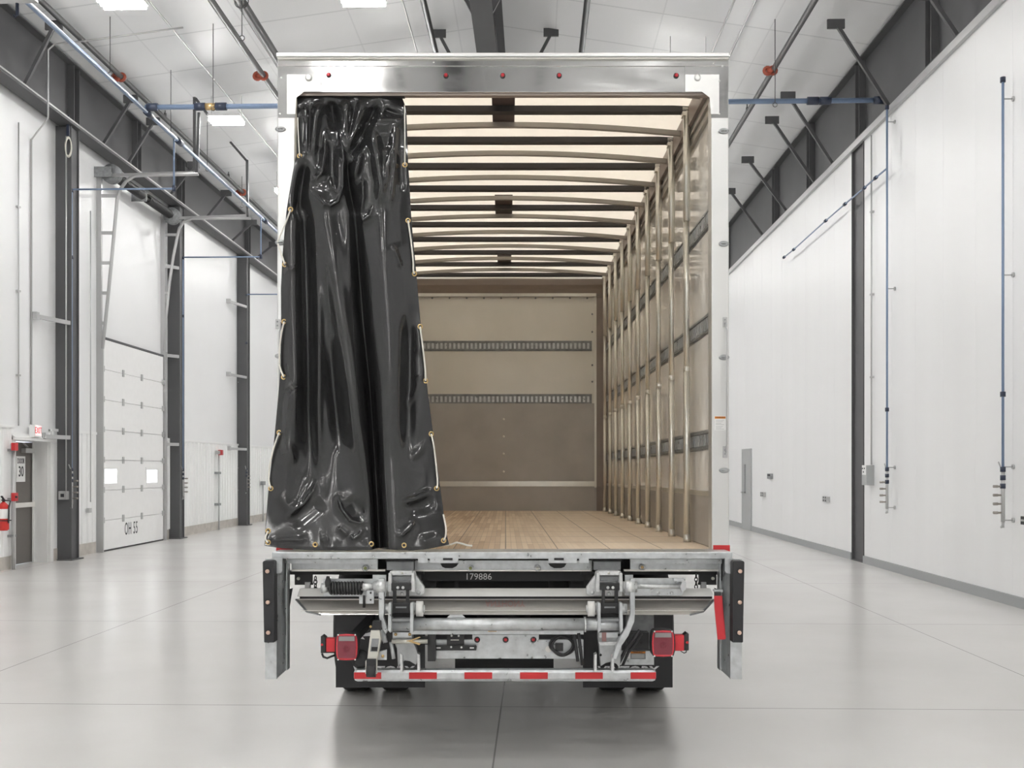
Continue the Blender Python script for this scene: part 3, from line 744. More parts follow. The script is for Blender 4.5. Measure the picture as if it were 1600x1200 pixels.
def etrack(axis, c0, c1, fixed, zc, s):
    """slotted tie-down rail; axis 'y' on a side wall, 'x' on the front wall"""
    h = .062
    m = MB(); sl = MB()
    def bx(q, u0, u1, d0, d1, z0, z1):
        a, b = sorted((fixed+s*d0, fixed+s*d1))
        if axis == 'y': q.box(a, b, u0, u1, z0, z1)
        else: q.box(u0, u1, a, b, z0, z1)
    bx(m, c0, c1, 0, .004, zc-h, zc+h)
    bx(m, c0, c1, 0, .014, zc+h-.022, zc+h-.010); bx(m, c0, c1, 0, .014, zc-h+.010, zc-h+.022)
    o = m.build('tie_down_rail', 'galv_dark', T)
    u = c0+.02
    while u < c1-.03:
        bx(sl, u, u+.026, .004, .012, zc-.034, zc+.034); u += .052
    sl.build('slot_bars', 'galv', o)
for zc in (3.15, 2.525, 1.825):
    etrack('y', .06, L-.03, WI_R, zc, -1); etrack('y', .06, L-.03, WI_L, zc, 1)

# floor of the bed
MB().box(WI_L, WI_R, -.02, L, 1.14, ZF).build('cargo_floor', 'wood', T)
MB().box(WI_L-.03, WI_R+.03, -.02, .0, 1.15, ZF+.001).build('floor_edge', 'chassis_black', T)
# translucent roof
def roof_z(x): return 4.02 - .035*((x-XC)/1.25)**2
m = MB(); xs = np.linspace(WI_L-.02, WI_R+.02, 13)
m.prism([(x, .04, roof_z(x)) for x in xs] + [(x, .04, roof_z(x)+.004) for x in xs[::-1]], (0, L-.08, 0))
m.build('roof_sheet', 'roof', T)
bar = bow = pole = None
NB = 10
for i in range(NB):
    Y = 6.72 + .62*i - D0
    # straight black bar, arched grey bow, and a pole at each side
    if bar is None:
        bar = MB().box(WI_L+.04, WI_R-.04, Y, Y+.07, 3.955, 3.993).build('cross_bar', 'bar_black', T)
        m = MB(); xb = np.linspace(WI_L+.02, WI_R-.02, 17)
        f = lambda x: 3.985 - .062*((x-XC)/1.22)**2
        m.prism([(x, Y+.29, f(x)) for x in xb] + [(x, Y+.29, f(x)-.032) for x in xb[::-1]], (0, .035, 0))
        bow = m.build('roof_bow', 'bow_grey', T)
    else:
        for o in (bar, bow):
            c = o.copy(); C.objects.link(c); c.location.y = .62*i
m = MB().prism([(x, .30-.0, f(x)) for x in xb] + [(x, .30, f(x)-.032) for x in xb[::-1]], (0, .035, 0)); m.build('roof_bow', 'bow_grey', T)
for i in range(NB):
    for X, s in ((WI_R-.052, -1), (WI_L+.052, 1)):
        Y = 6.74 + .62*i - D0
        if i == 0:
            m = MB().cyl((X,Y,ZF+.01),(X,Y,2.30),.019,n=14).cyl((X,Y,2.30),(X,Y,3.25),.016,n=14).cyl((X,Y,3.25),(X,Y,3.96),.022,n=14)
            m.lathe((X,Y,2.28),(0,0,1),[(.019,0),(.022,.004),(.022,.03),(.016,.034)],14)
            m.box(X-.016, X+.016, Y+.012, Y+.05, ZF+.02, 3.93)
            m.lathe((X,Y,ZF),(0,0,1),[(.026,0),(.026,.02),(.02,.05)],14).box(X-.03,X+.03,Y-.02,Y+.05,3.93,3.985)
            (globals().__setitem__('pole_r', m.build('wall_pole', 'pole_alum', T)) if s < 0 else globals().__setitem__('pole_l', m.build('wall_pole', 'pole_alum', T)))
        else:
            o = pole_r if s < 0 else pole_l
            c = o.copy(); C.objects.link(c); c.location = (0, .62*i, 0)
            if i % 3 == 1: c.scale = (1,1,1)
for x0, x1, y0, y1, Ya, Yb in ((768,805,149,200,6.50,7.14), (773,801,311,339,8.94,9.60), (777,799,403,418,11.36,11.95)):
    a = PI_(x0, 150, Ya).x; b = PI_(x1, 150, Ya).x
    MB().box(a, b, Ya-D0, Yb-D0, 3.995, 4.012).build('roof_patch', 'brown_plate', T)
# front wall of the box
YL = L
MB().box(WI_L-.05, WI_R+.05, YL, YL+.05, 1.1, ZT-.03).build('front_wall', 'front_upper', T)
z = lambda py: 1.6133+(742-py)*12.58/F
xr_ = (929-CX)*12.58/F
MB().box(WI_L, xr_, YL-.012, YL, z(752), z(630)).build('lower_panel', 'front_lower', T)
MB().box(WI_L, xr_+.0, YL-.014, YL, z(760), z(752)).build('panel_trim', 'pole_alum', T)
MB().box(WI_L, WI_R, YL-.008, YL, 1.14, z(760)).build('kick_panel', 'front_lower', T)
m = MB()
prof = [(z(437), 0), (z(437), -.09), (z(446), -.075), (z(452), -.05), (z(458), -.03), (z(463), -.03), (z(463), 0)]
m.prism([(WI_L, YL+d, zz) for zz, d in prof], (WI_R-WI_L, 0, 0))
m.build('front_header', 'taupe_steel', T)
MB().box(WI_L, xr_+.02, YL-.034, YL-.028, z(463), z(458)).build('header_trim', 'pole_alum', T)
MB().box(xr_, xr_+.025, YL-.02, YL, z(762), z(462)).build('corner_trim', 'pole_alum', T)
MB().box(xr_+.025, WI_R, YL-.016, YL, 1.14, z(437)).build('corner_post', 'taupe_steel', T)
m = MB()
for px in range(540, 930, 27): m.lathe((PI_(px, 466, 12.57).x, YL, z(465)), (0,-1,0), [(.012,0),(.012,.004),(.006,.006)], 8)
for py in (490, 518, 570, 596): m.lathe((xr_-.025, YL, z(py)), (0,-1,0), [(.012,0),(.012,.004),(.006,.006)], 8)
m.build('rivets', 'galv_dark', T)
for py in (655, 682, 709, 737): MB().lathe((PI_(787, 600, 12.56).x, YL-.012, z(py)), (0,-1,0), [(.014,0),(.014,.004),(.006,.006)], 8).build('screw', 'pole_alum', T)
etrack('x', WI_L+.03, xr_-.03, YL, z(540), -1); etrack('x', WI_L+.03, xr_-.03, YL, z(623.5), -1)

# ---- rear frame: posts, header, corner gussets
for nm, x0, x1 in (('l', 432, 460), ('r', 1112.5, 1140)):
    m = pbox(x0, x1, 150, 866, 6.0, 6.10); m.build('rear_post', 'alum', T, .006)
m = pbox(432, 1140, 101, 142, 6.0, 6.06); m.build('rear_header', 'stainless', T, .003)
m = pbox(432, 1140, 88, 101, 5.994, 6.10); m.build('header_band', 'stainless', T, .003)
a, b = P(431,82), P(1140,88)
m = MB().box(a.x, b.x, -.02, .12, b.z, a.z+.002).build('roof_cap', 'alum', T, .004)
pbox(432, 1140, 87.3, 88.6, 5.975, 6.0).build('cap_lip', 'cream_alum', T)
pbox(462, 1111, 142, 147, 6.012, 6.05).build('header_underside', 'taupe_steel', T)
for s in (0, 1):
    mx = (lambda x: x) if s == 0 else (lambda x: 1572-x)
    ppoly([(mx(433),101),(mx(501),101),(mx(501),141.5),(mx(470),141.5),(mx(461),147),(mx(459.5),182),(mx(433),182)], 5.997, 6.0).build('corner_gusset', 'stainless', T)
    g = ppoly([(mx(447),114),(mx(500),114),(mx(500),140.8),(mx(474),140.8),(mx(462),150),(mx(460),176),(mx(447),176)], 5.994, 5.997)
    g.build('gusset_plate', 'alum', T)
    c = P(mx(481), 119, 5.994)
    MB().lathe(c, (0,-1,0), [(.020,0),(.020,.006),(.012,.010)], 16).build('cap_plug', 'alum', T)
for px in (512.7, 696.5, 785.5, 874, 1057.5):
    py = 115 if px < 600 else 116
    c = P(px, py, 6.0)
    l = MB().lathe(c, (0,-1,0), [(.0155,0),(.0155,.006),(.012,.010)], 18).build('marker_light', 'black_rubber', T)
    MB().lathe(c+Vector((0,-.008,0)), (0,-1,0), [(.0115,0),(.010,.007),(.004,.011)], 16).build('lens', 'red_lens', l)
m = MB()
for px, py in ((438,119),(571,95),(677,95),(1117,98),(1125,124),(1125,176),(436,176),(1130,101)):
    m.lathe(P(px,py,5.996), (0,-1,0), [(.006,0),(.006,.002),(.003,.004)], 8)
m.build('rivets', 'alum', T)
# oval rope cleats on the posts
for px, ys in ((1132, (203, 380, 558, 735)), (437, (200, 378, 556))):
    for py in ys:
        c = P(px, py, 5.998)
        o = MB().lathe(c, (0,-1,0), [(.016,0),(.016,.004),(.011,.006)], 16)
        for v in o.bm.verts: v.co.x = c.x + (v.co.x-c.x)*1.9
        o.tube([c+Vector((.012*math.cos(t),-.006-.014*abs(math.sin(t)),.016*math.cos(t*1.0)*0+.010*math.sin(2*t)*0)) for t in np.linspace(0, math.pi, 9)], .0035, 6)
        o.build('rope_cleat', 'galv_mid', T)
# grab rails
for px, y0, y1 in ((1136.5, 497, 713), (435.5, 500, 713)):
    m = MB(); a, b = P(px, y0, 5.95), P(px, y1, 5.95)
    s = 1 if px > 800 else -1
    m.tube([P(px-2*s,y0+3,5.998), P(px-2*s,y0+12,5.985), P(px,y0+18,5.95), P(px,y1-18,5.95), P(px-2*s,y1-12,5.985), P(px-2*s,y1-3,5.998)], .0045, 8)
    pbox(px-6, px+1, y0-2, y0+13, 5.99, 5.999, m); pbox(px-6, px+1, y1-16, y1+2, 5.99, 5.999, m)
    o = m.build('grab_rail', 'conduit', T)
    for dy in (2, 8): 
        bolt(px-3, y0+dy, 1.0, 5.99, o, 'galv_dark', h=.004); bolt(px-3, y1-dy-2, 1.0, 5.99, o, 'galv_dark', h=.004)
# warning sticker, red reflectors
st = pbox(1117, 1135, 650, 672, 5.996, 6.0).build('warning_sticker', 'sign_white', T)
pbox(1117.5, 1134.5, 650.5, 654, 5.9952, 5.996).build('warning_band', 'orange_label', st)
text('lettering', 'WARNING', .011, P(1127, 652.3, 5.995), (1,0,0), (0,0,1), 'ink', st, .0004)
m = MB()
for k, py in enumerate((656.5, 658.5, 661, 663, 666, 668, 670)): pbox(1119, 1132-(k%3)*2, py, py+.6, 5.9955, 5.996, m)
m.build('fine_print', 'conduit', st)
pbox(1115, 1141, 852, 862, 5.995, 6.0).build('reflector', 'red_tape', T)
pbox(431, 457.5, 856, 865, 5.995, 6.0).build('reflector', 'red_tape', T)

# ---- chassis, axle, wheels
for s in (-1, 1):
    MB().box(XC+s*.43-.04, XC+s*.43+.04, .10, 8.2, .80, 1.06).build('chassis_rail', 'chassis_black', T)
m = MB()
for i in range(12): m.box(WI_L, WI_R, .12+.55*i, .2+.55*i, 1.06, 1.14)
m.build('floor_crossmembers', 'chassis_black', T)
MB().box(WI_L-.05, WI_R+.05, .05, L, 1.10, 1.14).build('underfloor', 'chassis_black', T)
m = pbox(658, 912, 893, 908, 6.02, 6.10); pbox(664, 908, 908, 922, 6.25, 6.30, m); pbox(710, 716, 906, 924, 6.1, 6.14, m); pbox(858, 864, 906, 924, 6.1, 6.14, m)
xm = m.build('rear_crossmember', 'chassis_black', T)
text('lettering', '179886', .052, P(747.5, 901.5, 6.019), (1,0,0), (0,0,1), 'chalk', xm, .0004, sx=1.0)
AX = 1.85
def wheel(x, y, z, r, wd):
    o = MB().lathe((x-wd/2, y, z), (1,0,0), [(r*.56,0),(r*.80,-.0),(r*.95,.02),(r,.05),(r,wd-.05),(r*.95,wd-.02),(r*.80,wd),(r*.56,wd)], 40).build('tyre', 'tyre', T)
    MB().lathe((x-wd/2+.03, y, z), (1,0,0), [(.05,0),(r*.56,0),(r*.56,.02),(r*.45,.06),(.12,.06),(.1,.12),(.1,wd-.1),(r*.45,wd-.1),(r*.56,wd-.06),(.05,wd-.06)], 28).build('wheel_rim', 'pale_silver', o)
zr = .485 - PITCH*-AX*0 + .0061*AX
for s in (-1, 1):
    wheel(XC+s*.80, AX, zr, .485, .25); wheel(XC+s*1.09, AX, zr, .485, .25)
    wheel(XC+s*1.02, 8.0, .485+.0061*8.0, .485, .27)
MB().cyl((XC-.95,AX,zr),(XC+.95,AX,zr),.07).lathe((XC-.2,AX,zr),(1,0,0),[(.07,0),(.17,.08),(.2,.2),(.17,.32),(.07,.4)]).build('rear_axle', 'chassis_black', T)
MB().cyl((XC-.95,8.0,.53),(XC+.95,8.0,.53),.06).build('front_axle', 'chassis_black', T)
for s in (-1, 1):
    MB().prism([(XC+s*.45-.04,AX-.75,.72),(XC+s*.45-.04,AX,.60),(XC+s*.45-.04,AX+.75,.72),(XC+s*.45-.04,AX+.75,.78),(XC+s*.45-.04,AX,.68),(XC+s*.45-.04,AX-.75,.78)], (.08,0,0)).build('leaf_spring', 'chassis_black', T)
# mud flaps with the lettering and the wing mark
YF_ = 6.95
for x0, x1, tx, words_ in ((524.5, 664, 598, 'VICTORY'), (911, 1051, 980, 'VICTORY')):
    o = pbox(x0, x1, 961, 1073, YF_, YF_+.01).build('mud_flap', 'black_rubber', T)
    text('lettering', words_, .070, P(tx, 1046.3, YF_-.001), (1,0,0), (0,0,1), 'flap_white', o, .0004, sx=1.36, shear=.12, bold=.0022)
    dx = 0 if x0 < 800 else 386
    ppoly([(556.5+dx,981),(563+dx,987),(572+dx,988.5),(580+dx,986),(590+dx,981),(590+dx,992),(566+dx,993),(570+dx,998),(560+dx,996)], YF_-.003, YF_-.0).build('wing_mark', 'flap_white', o)
m = pbox(711, 865, 1028, 1046, 7.2, 7.24); m.build('spare_bracket', 'chassis_black', T)

# ---- tail lift: sill, channels, bumper posts
m = MB(); a, b = P(424,863,5.80), P(1145,874,5.80)
m.box(a.x, b.x, -.20, .04, b.z, a.z)
m.build('dock_sill', 'galv', T, .005)
m = pbox(455, 590, 880, 890, 5.97, 6.0); pbox(648, 925, 876, 892, 5.98, 6.0, m); pbox(985, 1125, 880, 890, 5.97, 6.0, m)
pbox(448, 590, 874, 881, 5.90, 5.93, m); pbox(985, 1128, 874, 881, 5.90, 5.93, m)
m.build('sill_channel', 'galv', T)
m = pbox(455, 602, 890, 893, 5.95, 6.0); pbox(648, 925, 891, 893, 5.96, 6.0, m); pbox(975, 1125, 890, 893, 5.95, 6.0, m)
m.build('channel_lip', 'platform_alum', T)
m = pbox(450, 662, 893, 898, 6.0, 6.1); pbox(908, 1128, 893, 898, 6.0, 6.1, m); m.build('channel_shadow', 'chassis_black', T)  # black strips standing in for the shadow below the sill
for x in (604, 928):
    pbox(x, x+42, 877, 891, 5.86, 5.90).build('hinge_box', 'galv_dark', T)
    pbox(x-2, x+44, 875, 878, 5.84, 5.90).build('hinge_gap', 'chassis_black', T)
for s in (0, 1):
    mx = (lambda x: x) if s == 0 else (lambda x: 1573-x)
    def mp(pts): return [(mx(x), y) for x, y in pts]
    o = ppoly(mp([(653,872),(716,872),(716,876),(712,880),(672,880),(671,873),(668,873),(668,880),(653,880)]), 5.795, 5.80).build('latch_plate', 'galv', T)
    a, b = sorted((mx(692), mx(707)))
    pbox(a, b, 872.5, 876, 5.79, 5.796).build('latch_slot', 'chassis_black', o)
    ppoly(mp([(688,881),(716,881),(713,885),(707,888),(696,888),(691,886)]), 5.96, 5.975).build('latch_recess', 'chassis_black', o)
for px, py, mt in ((570.5, 888, 'yellow_paint'), (735, 888, 'yellow_paint'), (840, 888, 'pale_silver'), (1003.5, 886.5, 'brass_bolt')):
    o = MB().lathe(P(px,py,5.955), (0,-1,0), [(.018,0),(.018,.006),(.012,.008)], 16).build('washer', 'cast_zinc', T)
    MB().lathe(P(px,py,5.947), (0,-1,0), [(.010,0),(.010,.008),(.006,.010)], 6).build('bolt', mt, o)

for s in (0, 1):
    mx = (lambda x: x) if s == 0 else (lambda x: 1573.5-x)
    def mp(pts): return [(mx(x), y) for x, y in pts]
    dy = 0 if s == 0 else -1.5
    # bumper post: front flange, web that runs back, gussets
    m = ppoly(mp([(414,874),(432,874),(432,1062),(414,1062)]), 5.72, 5.735)
    a, b = sorted((P(mx(430),0,5.735).x, P(mx(432),0,5.735).x)); zb = P(0,1062,5.72).z; ztp = P(0,874,5.72).z
    m.box(a, b, -.265, -.02, zb, ztp)
    a2, b2 = sorted((P(mx(431),0,5.97).x, P(mx(448),0,5.97).x))
    m.box(a2, b2, -.04, -.025, P(0,1046,5.97).z, P(0,876,5.97).z)
    a3, b3 = sorted((P(mx(447),0,5.90).x, P(mx(448.5),0,5.90).x)); m.box(a3, b3, -.10, -.025, P(0,1044,5.97).z, P(0,880,5.97).z)
    post = m.build('bumper_post', 'galv', T)
    ppoly(mp([(432,905),(446,911),(446,958),(432,960)]), 5.955, 5.962).build('post_gusset', 'galv', post)
    ppoly(mp([(432,960),(446,957),(446,992),(432,996)]), 5.955, 5.962).build('post_web_plate', 'galv_dark', post)
    ppoly(mp([(433,998),(436,994),(446,994),(446,1040),(433,1040)]), 5.955, 5.962).build('post_gusset', 'galv', post)
    ppoly(mp([(432,886),(446,880),(446,908),(432,901)]), 5.955, 5.962).build('post_gusset', 'black_paint', post)
    ppoly(mp([(448,922),(457,919),(452,950),(448,966)]), 5.96, 5.965).build('post_gusset', 'chassis_black', post)
    for px, py, mt in ((438, 930, 'brass_bolt'), (438, 941, 'cast_zinc'), (439, 974, 'galv_dark'), (439, 986, 'sign_white')):
        bolt(mx(px), py, 2.0, 5.955, post, mt)
    ppoly(mp([(428,873),(440,873),(440,893),(438,896),(428,898)]), 5.70, 5.72).build('post_bracket', 'galv', post)
    rb = ppoly(mp([(409.5,879),(412,877),(426,877),(428,879),(428.5,1005),(412,1005)]), 5.64, 5.72).build('dock_bumper', 'black_rubber', T, .008)
    for k, py in enumerate((893.5, 942, 989.5)):
        px = mx(417+k*.7)
        MB().lathe(P(px+.0,py,5.638), (0,-1,0), [(.017,0),(.0165,.0015)], 18).build('bolt_recess', 'chassis_black', rb)
        MB().lathe(P(px+.4,py,5.636), (0,-1,0), [(.0115,0),(.0115,.004),(.007,.007)], 14).build('bolt', 'copper_bolt', rb)

# chains, black brackets and the red strap
for px, y0 in ((492.5, 901), (1088, 897)):
    m = MB()
    for k in range(4):
        c = P(px, y0+3+k*5.6, 5.95)
        pts = [c + Vector((.0085*math.cos(t)*(1 if k%2 else .45), .0085*math.cos(t)*(.2 if k%2 else 1), .0135*math.sin(t))) for t in [2*math.pi*i/14 for i in range(14)]]
        m.tube(pts, .003, 6, True)
    m.build('chain', 'black_paint', T)
for s in (0, 1):
    mx = (lambda x: x) if s == 0 else (lambda x: 1580-x)
    a, b = sorted((mx(460), mx(487)))
    o = pbox(a, b, 897, 914, 6.02, 6.05).build('side_bracket', 'black_paint', T)
    a, b = sorted((mx(476), mx(484))); pbox(a, b, 910, 921, 6.0, 6.03).build('bracket_pin', 'conduit', o)
    bolt(mx(466), 904, 2.2, 6.02, o, 'pale_silver')
    ppoly([(mx(484),912),(mx(489),910.5),(mx(489),914),(mx(484),914)], 6.01, 6.02).build('bracket_tab', 'black_paint', o)
m = MB(); pts = [(1116.5,932),(1127.5,932),(1129,955),(1131,975),(1133,998),(1131,1000),(1122,1000),(1119,970),(1117,950)]
m.prism([P(x,y,5.70) for x,y in pts], (0,.012,0)).prism([P(x+1.5,y,5.71) for x,y in pts], (0,.012,0))
o = m.build('pull_strap', 'strap_red', T)
pbox(1117, 1127, 926, 933, 5.71, 5.73).build('strap_clip', 'black_rubber', o)
pbox(1116, 1130, 922, 926, 5.73, 5.76).build('strap_plate', 'galv', o)

# ---- folded platform
a, b = P(466,921,5.90), P(1115,932.5,5.86)
m = MB().prism([(a.x, 5.935-D0, a.z), (a.x, 5.86-D0, b.z), (a.x, 5.93-D0, b.z-.004), (a.x, 5.96-D0, a.z)], (b.x-a.x, 0, 0))
m.build('platform_edge', 'platform_white', T, .002)
pbox(468, 1113, 932.5, 936, 5.88, 5.93).build('platform_gap', 'chassis_black', T)
Ya, Yb = 5.93, 5.84
top = [P(463,936.5,Ya), P(1116,936.5,Ya)]; bot = [P(1078,961,Yb), P(501,961,Yb)]
mid_r, mid_l = P(1098,956,5.855), P(480,956,5.855)
poly = [top[0], top[1], mid_r, bot[0], bot[1], mid_l]
pl = MB().prism(poly, (0, .03, -.004)).build('platform', 'platform_alum', T)
for a, b, c in ((top[0], mid_l, bot[1]), (top[1], mid_r, bot[0])):
    m = MB()
    for p, q in ((a, b), (b, c)): m.bar(p-Vector((0,.006,0)), q-Vector((0,.006,0)), .012, .008)
    m.build('platform_rim', 'galv_dark', pl)
m = MB().bar(top[0]-Vector((0,.004,0)), top[1]-Vector((0,.004,0)), .008, .006)
a, b = P(470,954.5,5.853), P(1100,954.5,5.853); m.bar(a-Vector((0,.004,0)), b-Vector((0,.004,0)), .006, .004)
m.build('platform_bead', 'cream_alum', pl)
text('lettering', 'ANTHONY', .062, P(789, 943.0, 5.900), (1,0,0), (0,-1,-.98), 'faded_red', pl, .0004, sx=.72)  # reflection of red lettering, drawn as flipped letters on the plate

# ---- torsion tube, hitch plate, underride bar
Yt = 5.66
o = pcyl((611,976.5),(915,976.5), 10, Yt, n=24).build('cross_tube', 'galv', T)
for px in (612, 914): pcyl((px-1,976.5),(px+1.5,976.5), 12, Yt, n=24).build('tube_collar', 'cast_zinc', o)
ppoly([(698,966),(703,961.5),(722,961.5),(727,966)], 5.66, 5.67).build('tube_tab', 'galv', o)
m = pcyl((915,976.5),(968,976.5), 9.5, Yt, n=24).build('cross_tube', 'galv', T)
pbox(640, 912, 986, 992, 5.68, 5.74).build('tube_skirt', 'galv', T)
lb_ = pbox(762, 812, 985.5, 988, 5.675, 5.68).build('caution_decal', 'sign_white', T)
pbox(762.5, 776, 985.7, 987.8, 5.674, 5.675).build('decal_band', 'brass_bolt', lb_)
text('lettering', 'CAUTION', .0085, P(769.5, 986.8, 5.673), (1,0,0), (0,0,1), 'ink', lb_, .0003)
pbox(777, 808, 986.3, 987.2, 5.674, 5.675).build('fine_print', 'conduit', lb_)
hp = pbox(668, 912, 1000, 1030, 5.80, 5.83).build('hitch_plate', 'galv', T, .003)
lp = ppoly([(738,992.5),(842,992.5),(842,999),(838,1003),(742,1003),(738,999)], 5.78, 5.80).build('light_plate', 'galv', T)
for px in (745.5, 790, 833.5):
    o = MB().lathe(P(px,1000,5.78), (0,-1,0), [(.0165,0),(.0165,.006),(.012,.010)], 18).build('marker_light', 'black_rubber', T)
    MB().lathe(P(px,1000,5.772), (0,-1,0), [(.0105,0),(.009,.006),(.004,.009)], 16).build('lens', 'red_lens', o)
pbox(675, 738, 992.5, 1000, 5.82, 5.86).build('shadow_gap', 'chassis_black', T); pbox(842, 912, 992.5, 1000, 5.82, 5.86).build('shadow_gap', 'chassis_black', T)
lh = MB(); ppoly([(698,992),(725,992),(725,1009),(698,1009)], 5.77, 5.80, lh); ppoly([(680,1009),(744,1009),(745,1011),(744,1017),(680,1017)], 5.765, 5.78, lh)
lh = lh.build('plate_holder', 'black_paint', T)
pbox(704, 717, 1000, 1001.2, 5.768, 5.77).build('lamp_slit', 'pale_silver', lh)
for px, py in ((705.5, 994), (716.5, 994), (705, 1011.5), (721, 1012)): bolt(px, py, 1.3, 5.766, lh, 'sign_white', h=.005)
for px in (685, 737): pbox(px-3, px+3.5, 1012, 1014, 5.763, 5.765).build('slot', 'sign_white', lh)
# cable loop on the hitch plate
m = MB()
for k, (rx, rz, ph) in enumerate(((18,16,0),(16.5,17,.5),(19,15,1.1),(15,15,1.8))):
    m.tube([P(879+rx*math.cos(t)+1.2*math.sin(3*t+ph), 1009+rz*math.sin(t)*(.95), 5.77-.008*k) for t in [2*math.pi*i/28 for i in range(28)]], .0065, 8, True)
m.tube([P(*q, 5.765) for q in ((893,994),(885,996),(872,995),(862,998),(860,1008))], .006, 8)
cb_ = m.build('cable_loop', 'black_rubber', T)
pbox(868, 880, 1006, 1018, 5.775, 5.80).build('cable_plug', 'black_paint', cb_)
MB().lathe(P(857,1015,5.798), (0,-1,0), [(.018,0),(.018,.002)], 18).build('round_sticker', 'cream_alum', hp)
ub = pbox(552, 1026, 1046.5, 1066.5, 5.74, 5.80).build('underride_bar', 'galv', T, .02)
for x0, x1 in ((553,595.5),(639,682.5),(725.5,769),(812.5,856),(899,942),(985.5,1025)):
    pbox(x0, x1, 1051.3, 1061.5, 5.737, 5.741).build('reflective_tape', 'red_tape', ub)
pass

# ---- lift arms, brackets, rollers (both sides, mirrored about the hitch)
for s in (0, 1):
    mx = (lambda x: x) if s == 0 else (lambda x: 1579.5-x)
    def mp(pts): return [(mx(x), y) for x, y in pts]
    def mbx(x0, x1, y0, y1, Ya, Yb, mb=None):
        a, b = sorted((mx(x0), mx(x1))); return pbox(a, b, y0, y1, Ya, Yb, mb)
    def mcy(a, b, r, Y, mb=None, n=16): return pcyl((mx(a[0]),a[1]), (mx(b[0]),b[1]), r, Y, mb, n)
    # mounting rail plate beside the hinge
    o = ppoly(mp([(505,905),(582,905),(582,899),(603,899),(603,932),(505,932)] if s == 0 else [(508,904),(590,904),(590,899),(603,899),(603,931),(515,931),(512,928)]), 5.83, 5.85).build('mount_plate', 'galv', T)
    for px, py in ((592, 926), (530, 927)): bolt(mx(px), py, 2.2, 5.83, o)
    # hinge casting
    hc = ppoly(mp([(607,900),(609,893),(648,893),(650,900),(663,918),(663,928),(657,932),(607,932)]), 5.78, 5.82).build('hinge_casting', 'cast_zinc', T, .004)
    mbx(611, 644, 893, 900, 5.73, 5.80).build('hinge_cap', 'cast_zinc', hc, .003)
    bolt(mx(628), 896, 1.4, 5.73, hc, 'pale_silver')
    for px in (609, 645): ppoly(mp([(px-2.2,896),(px+2.2,896),(px+3,912),(px+3,926),(px-3,926),(px-3,912)]), 5.70, 5.78).build('hinge_ear', 'cast_zinc', hc, .003)
    mbx(612, 644, 901, 908, 5.75, 5.78).build('hinge_shade', 'galv_dark', hc)
    for px, py in ((628, 928.5), (654, 926.5)): bolt(mx(px), py, 2.4, 5.777, hc)
    mcy((584,917.5),(612,917.5), 8.5, 5.74).build('hinge_bush', 'cast_zinc', T)
    mcy((605,917),(650,917), 5.5, 5.735).build('hinge_pin', 'cast_zinc', hc)
    # black link pair
    lk = mbx(611, 642, 912, 923, 5.68, 5.72)
    mbx(613.5, 619, 920, 958, 5.69, 5.705, lk); mbx(634, 639, 920, 958, 5.69, 5.705, lk)
    mbx(613, 640, 943, 959, 5.68, 5.715, lk); mbx(611, 642, 959, 968, 5.72, 5.74, lk)
    lk = lk.build('link_frame', 'black_paint', T, .002)
    for px in (621.5, 629.5): bolt(mx(px), 919, 2.0, 5.68, lk, 'cast_zinc')
    mbx(618, 635, 948.5, 951, 5.677, 5.68).build('link_slot', 'galv_dark', lk)
    mcy((618,945),(636,945), 2.2, 5.69).build('link_rod', 'conduit', lk)
    # white nylon roller with its axle
    rl = mcy((650.5,952),(661,952), 12, 5.66, n=24).build('roller', 'roller', T)
    mcy((661,952),(663.5,952), 6, 5.66, n=18).build('roller_hub', 'cast_zinc', rl)
    mcy((641,950),(650.5,950), 7.5, 5.67, n=18).build('axle_bush', 'cast_zinc', rl)
    mcy((600,952),(613,952), 8, 5.67, n=18).build('axle_bush', 'cast_zinc', rl)
    # side plates of the tube bracket
    for px in (608.5, 643):
        ppoly(mp([(px-1.5,943),(px+2.5,943),(px+2.5,985),(px+1.5,990),(px-2.5,986),(px-2.5,970)]), 5.60, 5.66).build('tube_bracket', 'galv', T, .002)
    mbx(612, 642, 968, 972, 5.62, 5.68).build('bracket_web', 'galv_dark', T)
    # flat curved arm
    if s == 0: pa = [(591,905),(600,905),(600,958),(599,965),(606,985),(603,992),(597,985),(592,966),(591.5,958)]
    else: pa = [(587,905),(594,905),(595,932),(594,960),(601,980),(610,996),(618,1014),(622,1030),(616,1031),(608,1010),(597,994),(588,972),(587,958)]
    ar = ppoly(mp(pa), 5.62, 5.66).build('lift_arm', 'galv', T, .004)
    mcy((589,917.5),(602,917.5), 10, 5.64, n=20).build('arm_eye', 'cast_zinc', ar)
    # lower arm housing that carries the underride bar
    lo = ppoly(mp([(607,988),(645,988),(645,1000),(643,1013),(641,1042),(633,1037),(625,1035),(616,1038),(611,1046),(608,1012)] if s else [(613,988),(645,988),(645,1002),(650,1014),(655,1030),(650,1040),(640,1034),(632,1033),(625,1038),(622,1046),(620,1014),(613,1000)]), 5.70, 5.76).build('lower_arm', 'galv_mid', T, .004)
    mbx(614, 643, 989, 997, 5.68, 5.70).build('arm_label_plate', 'galv', lo)
    if s:
        for px, py in ((612,993),(641,992),(612,1006),(641,1007),(617,1023),(641,1024)): bolt(mx(px), py, 1.6, 5.698, lo, 'black_paint', h=.004)
        mbx(632, 639, 989, 1003, 5.679, 5.68).build('worn_decal', 'faded_red', lo)
        ppoly(mp([(609,1004),(644,1004),(642,1009),(611,1009)]), 5.69, 5.70).build('arm_rib', 'cast_zinc', lo)
    for px in (627, 654) if s == 0 else (622, 649):
        ppoly(mp([(px-2,1022),(px+1.5,1024),(px+2,1050),(px-2,1050)]), 5.68, 5.74).build('bar_hanger', 'cast_zinc', lo)
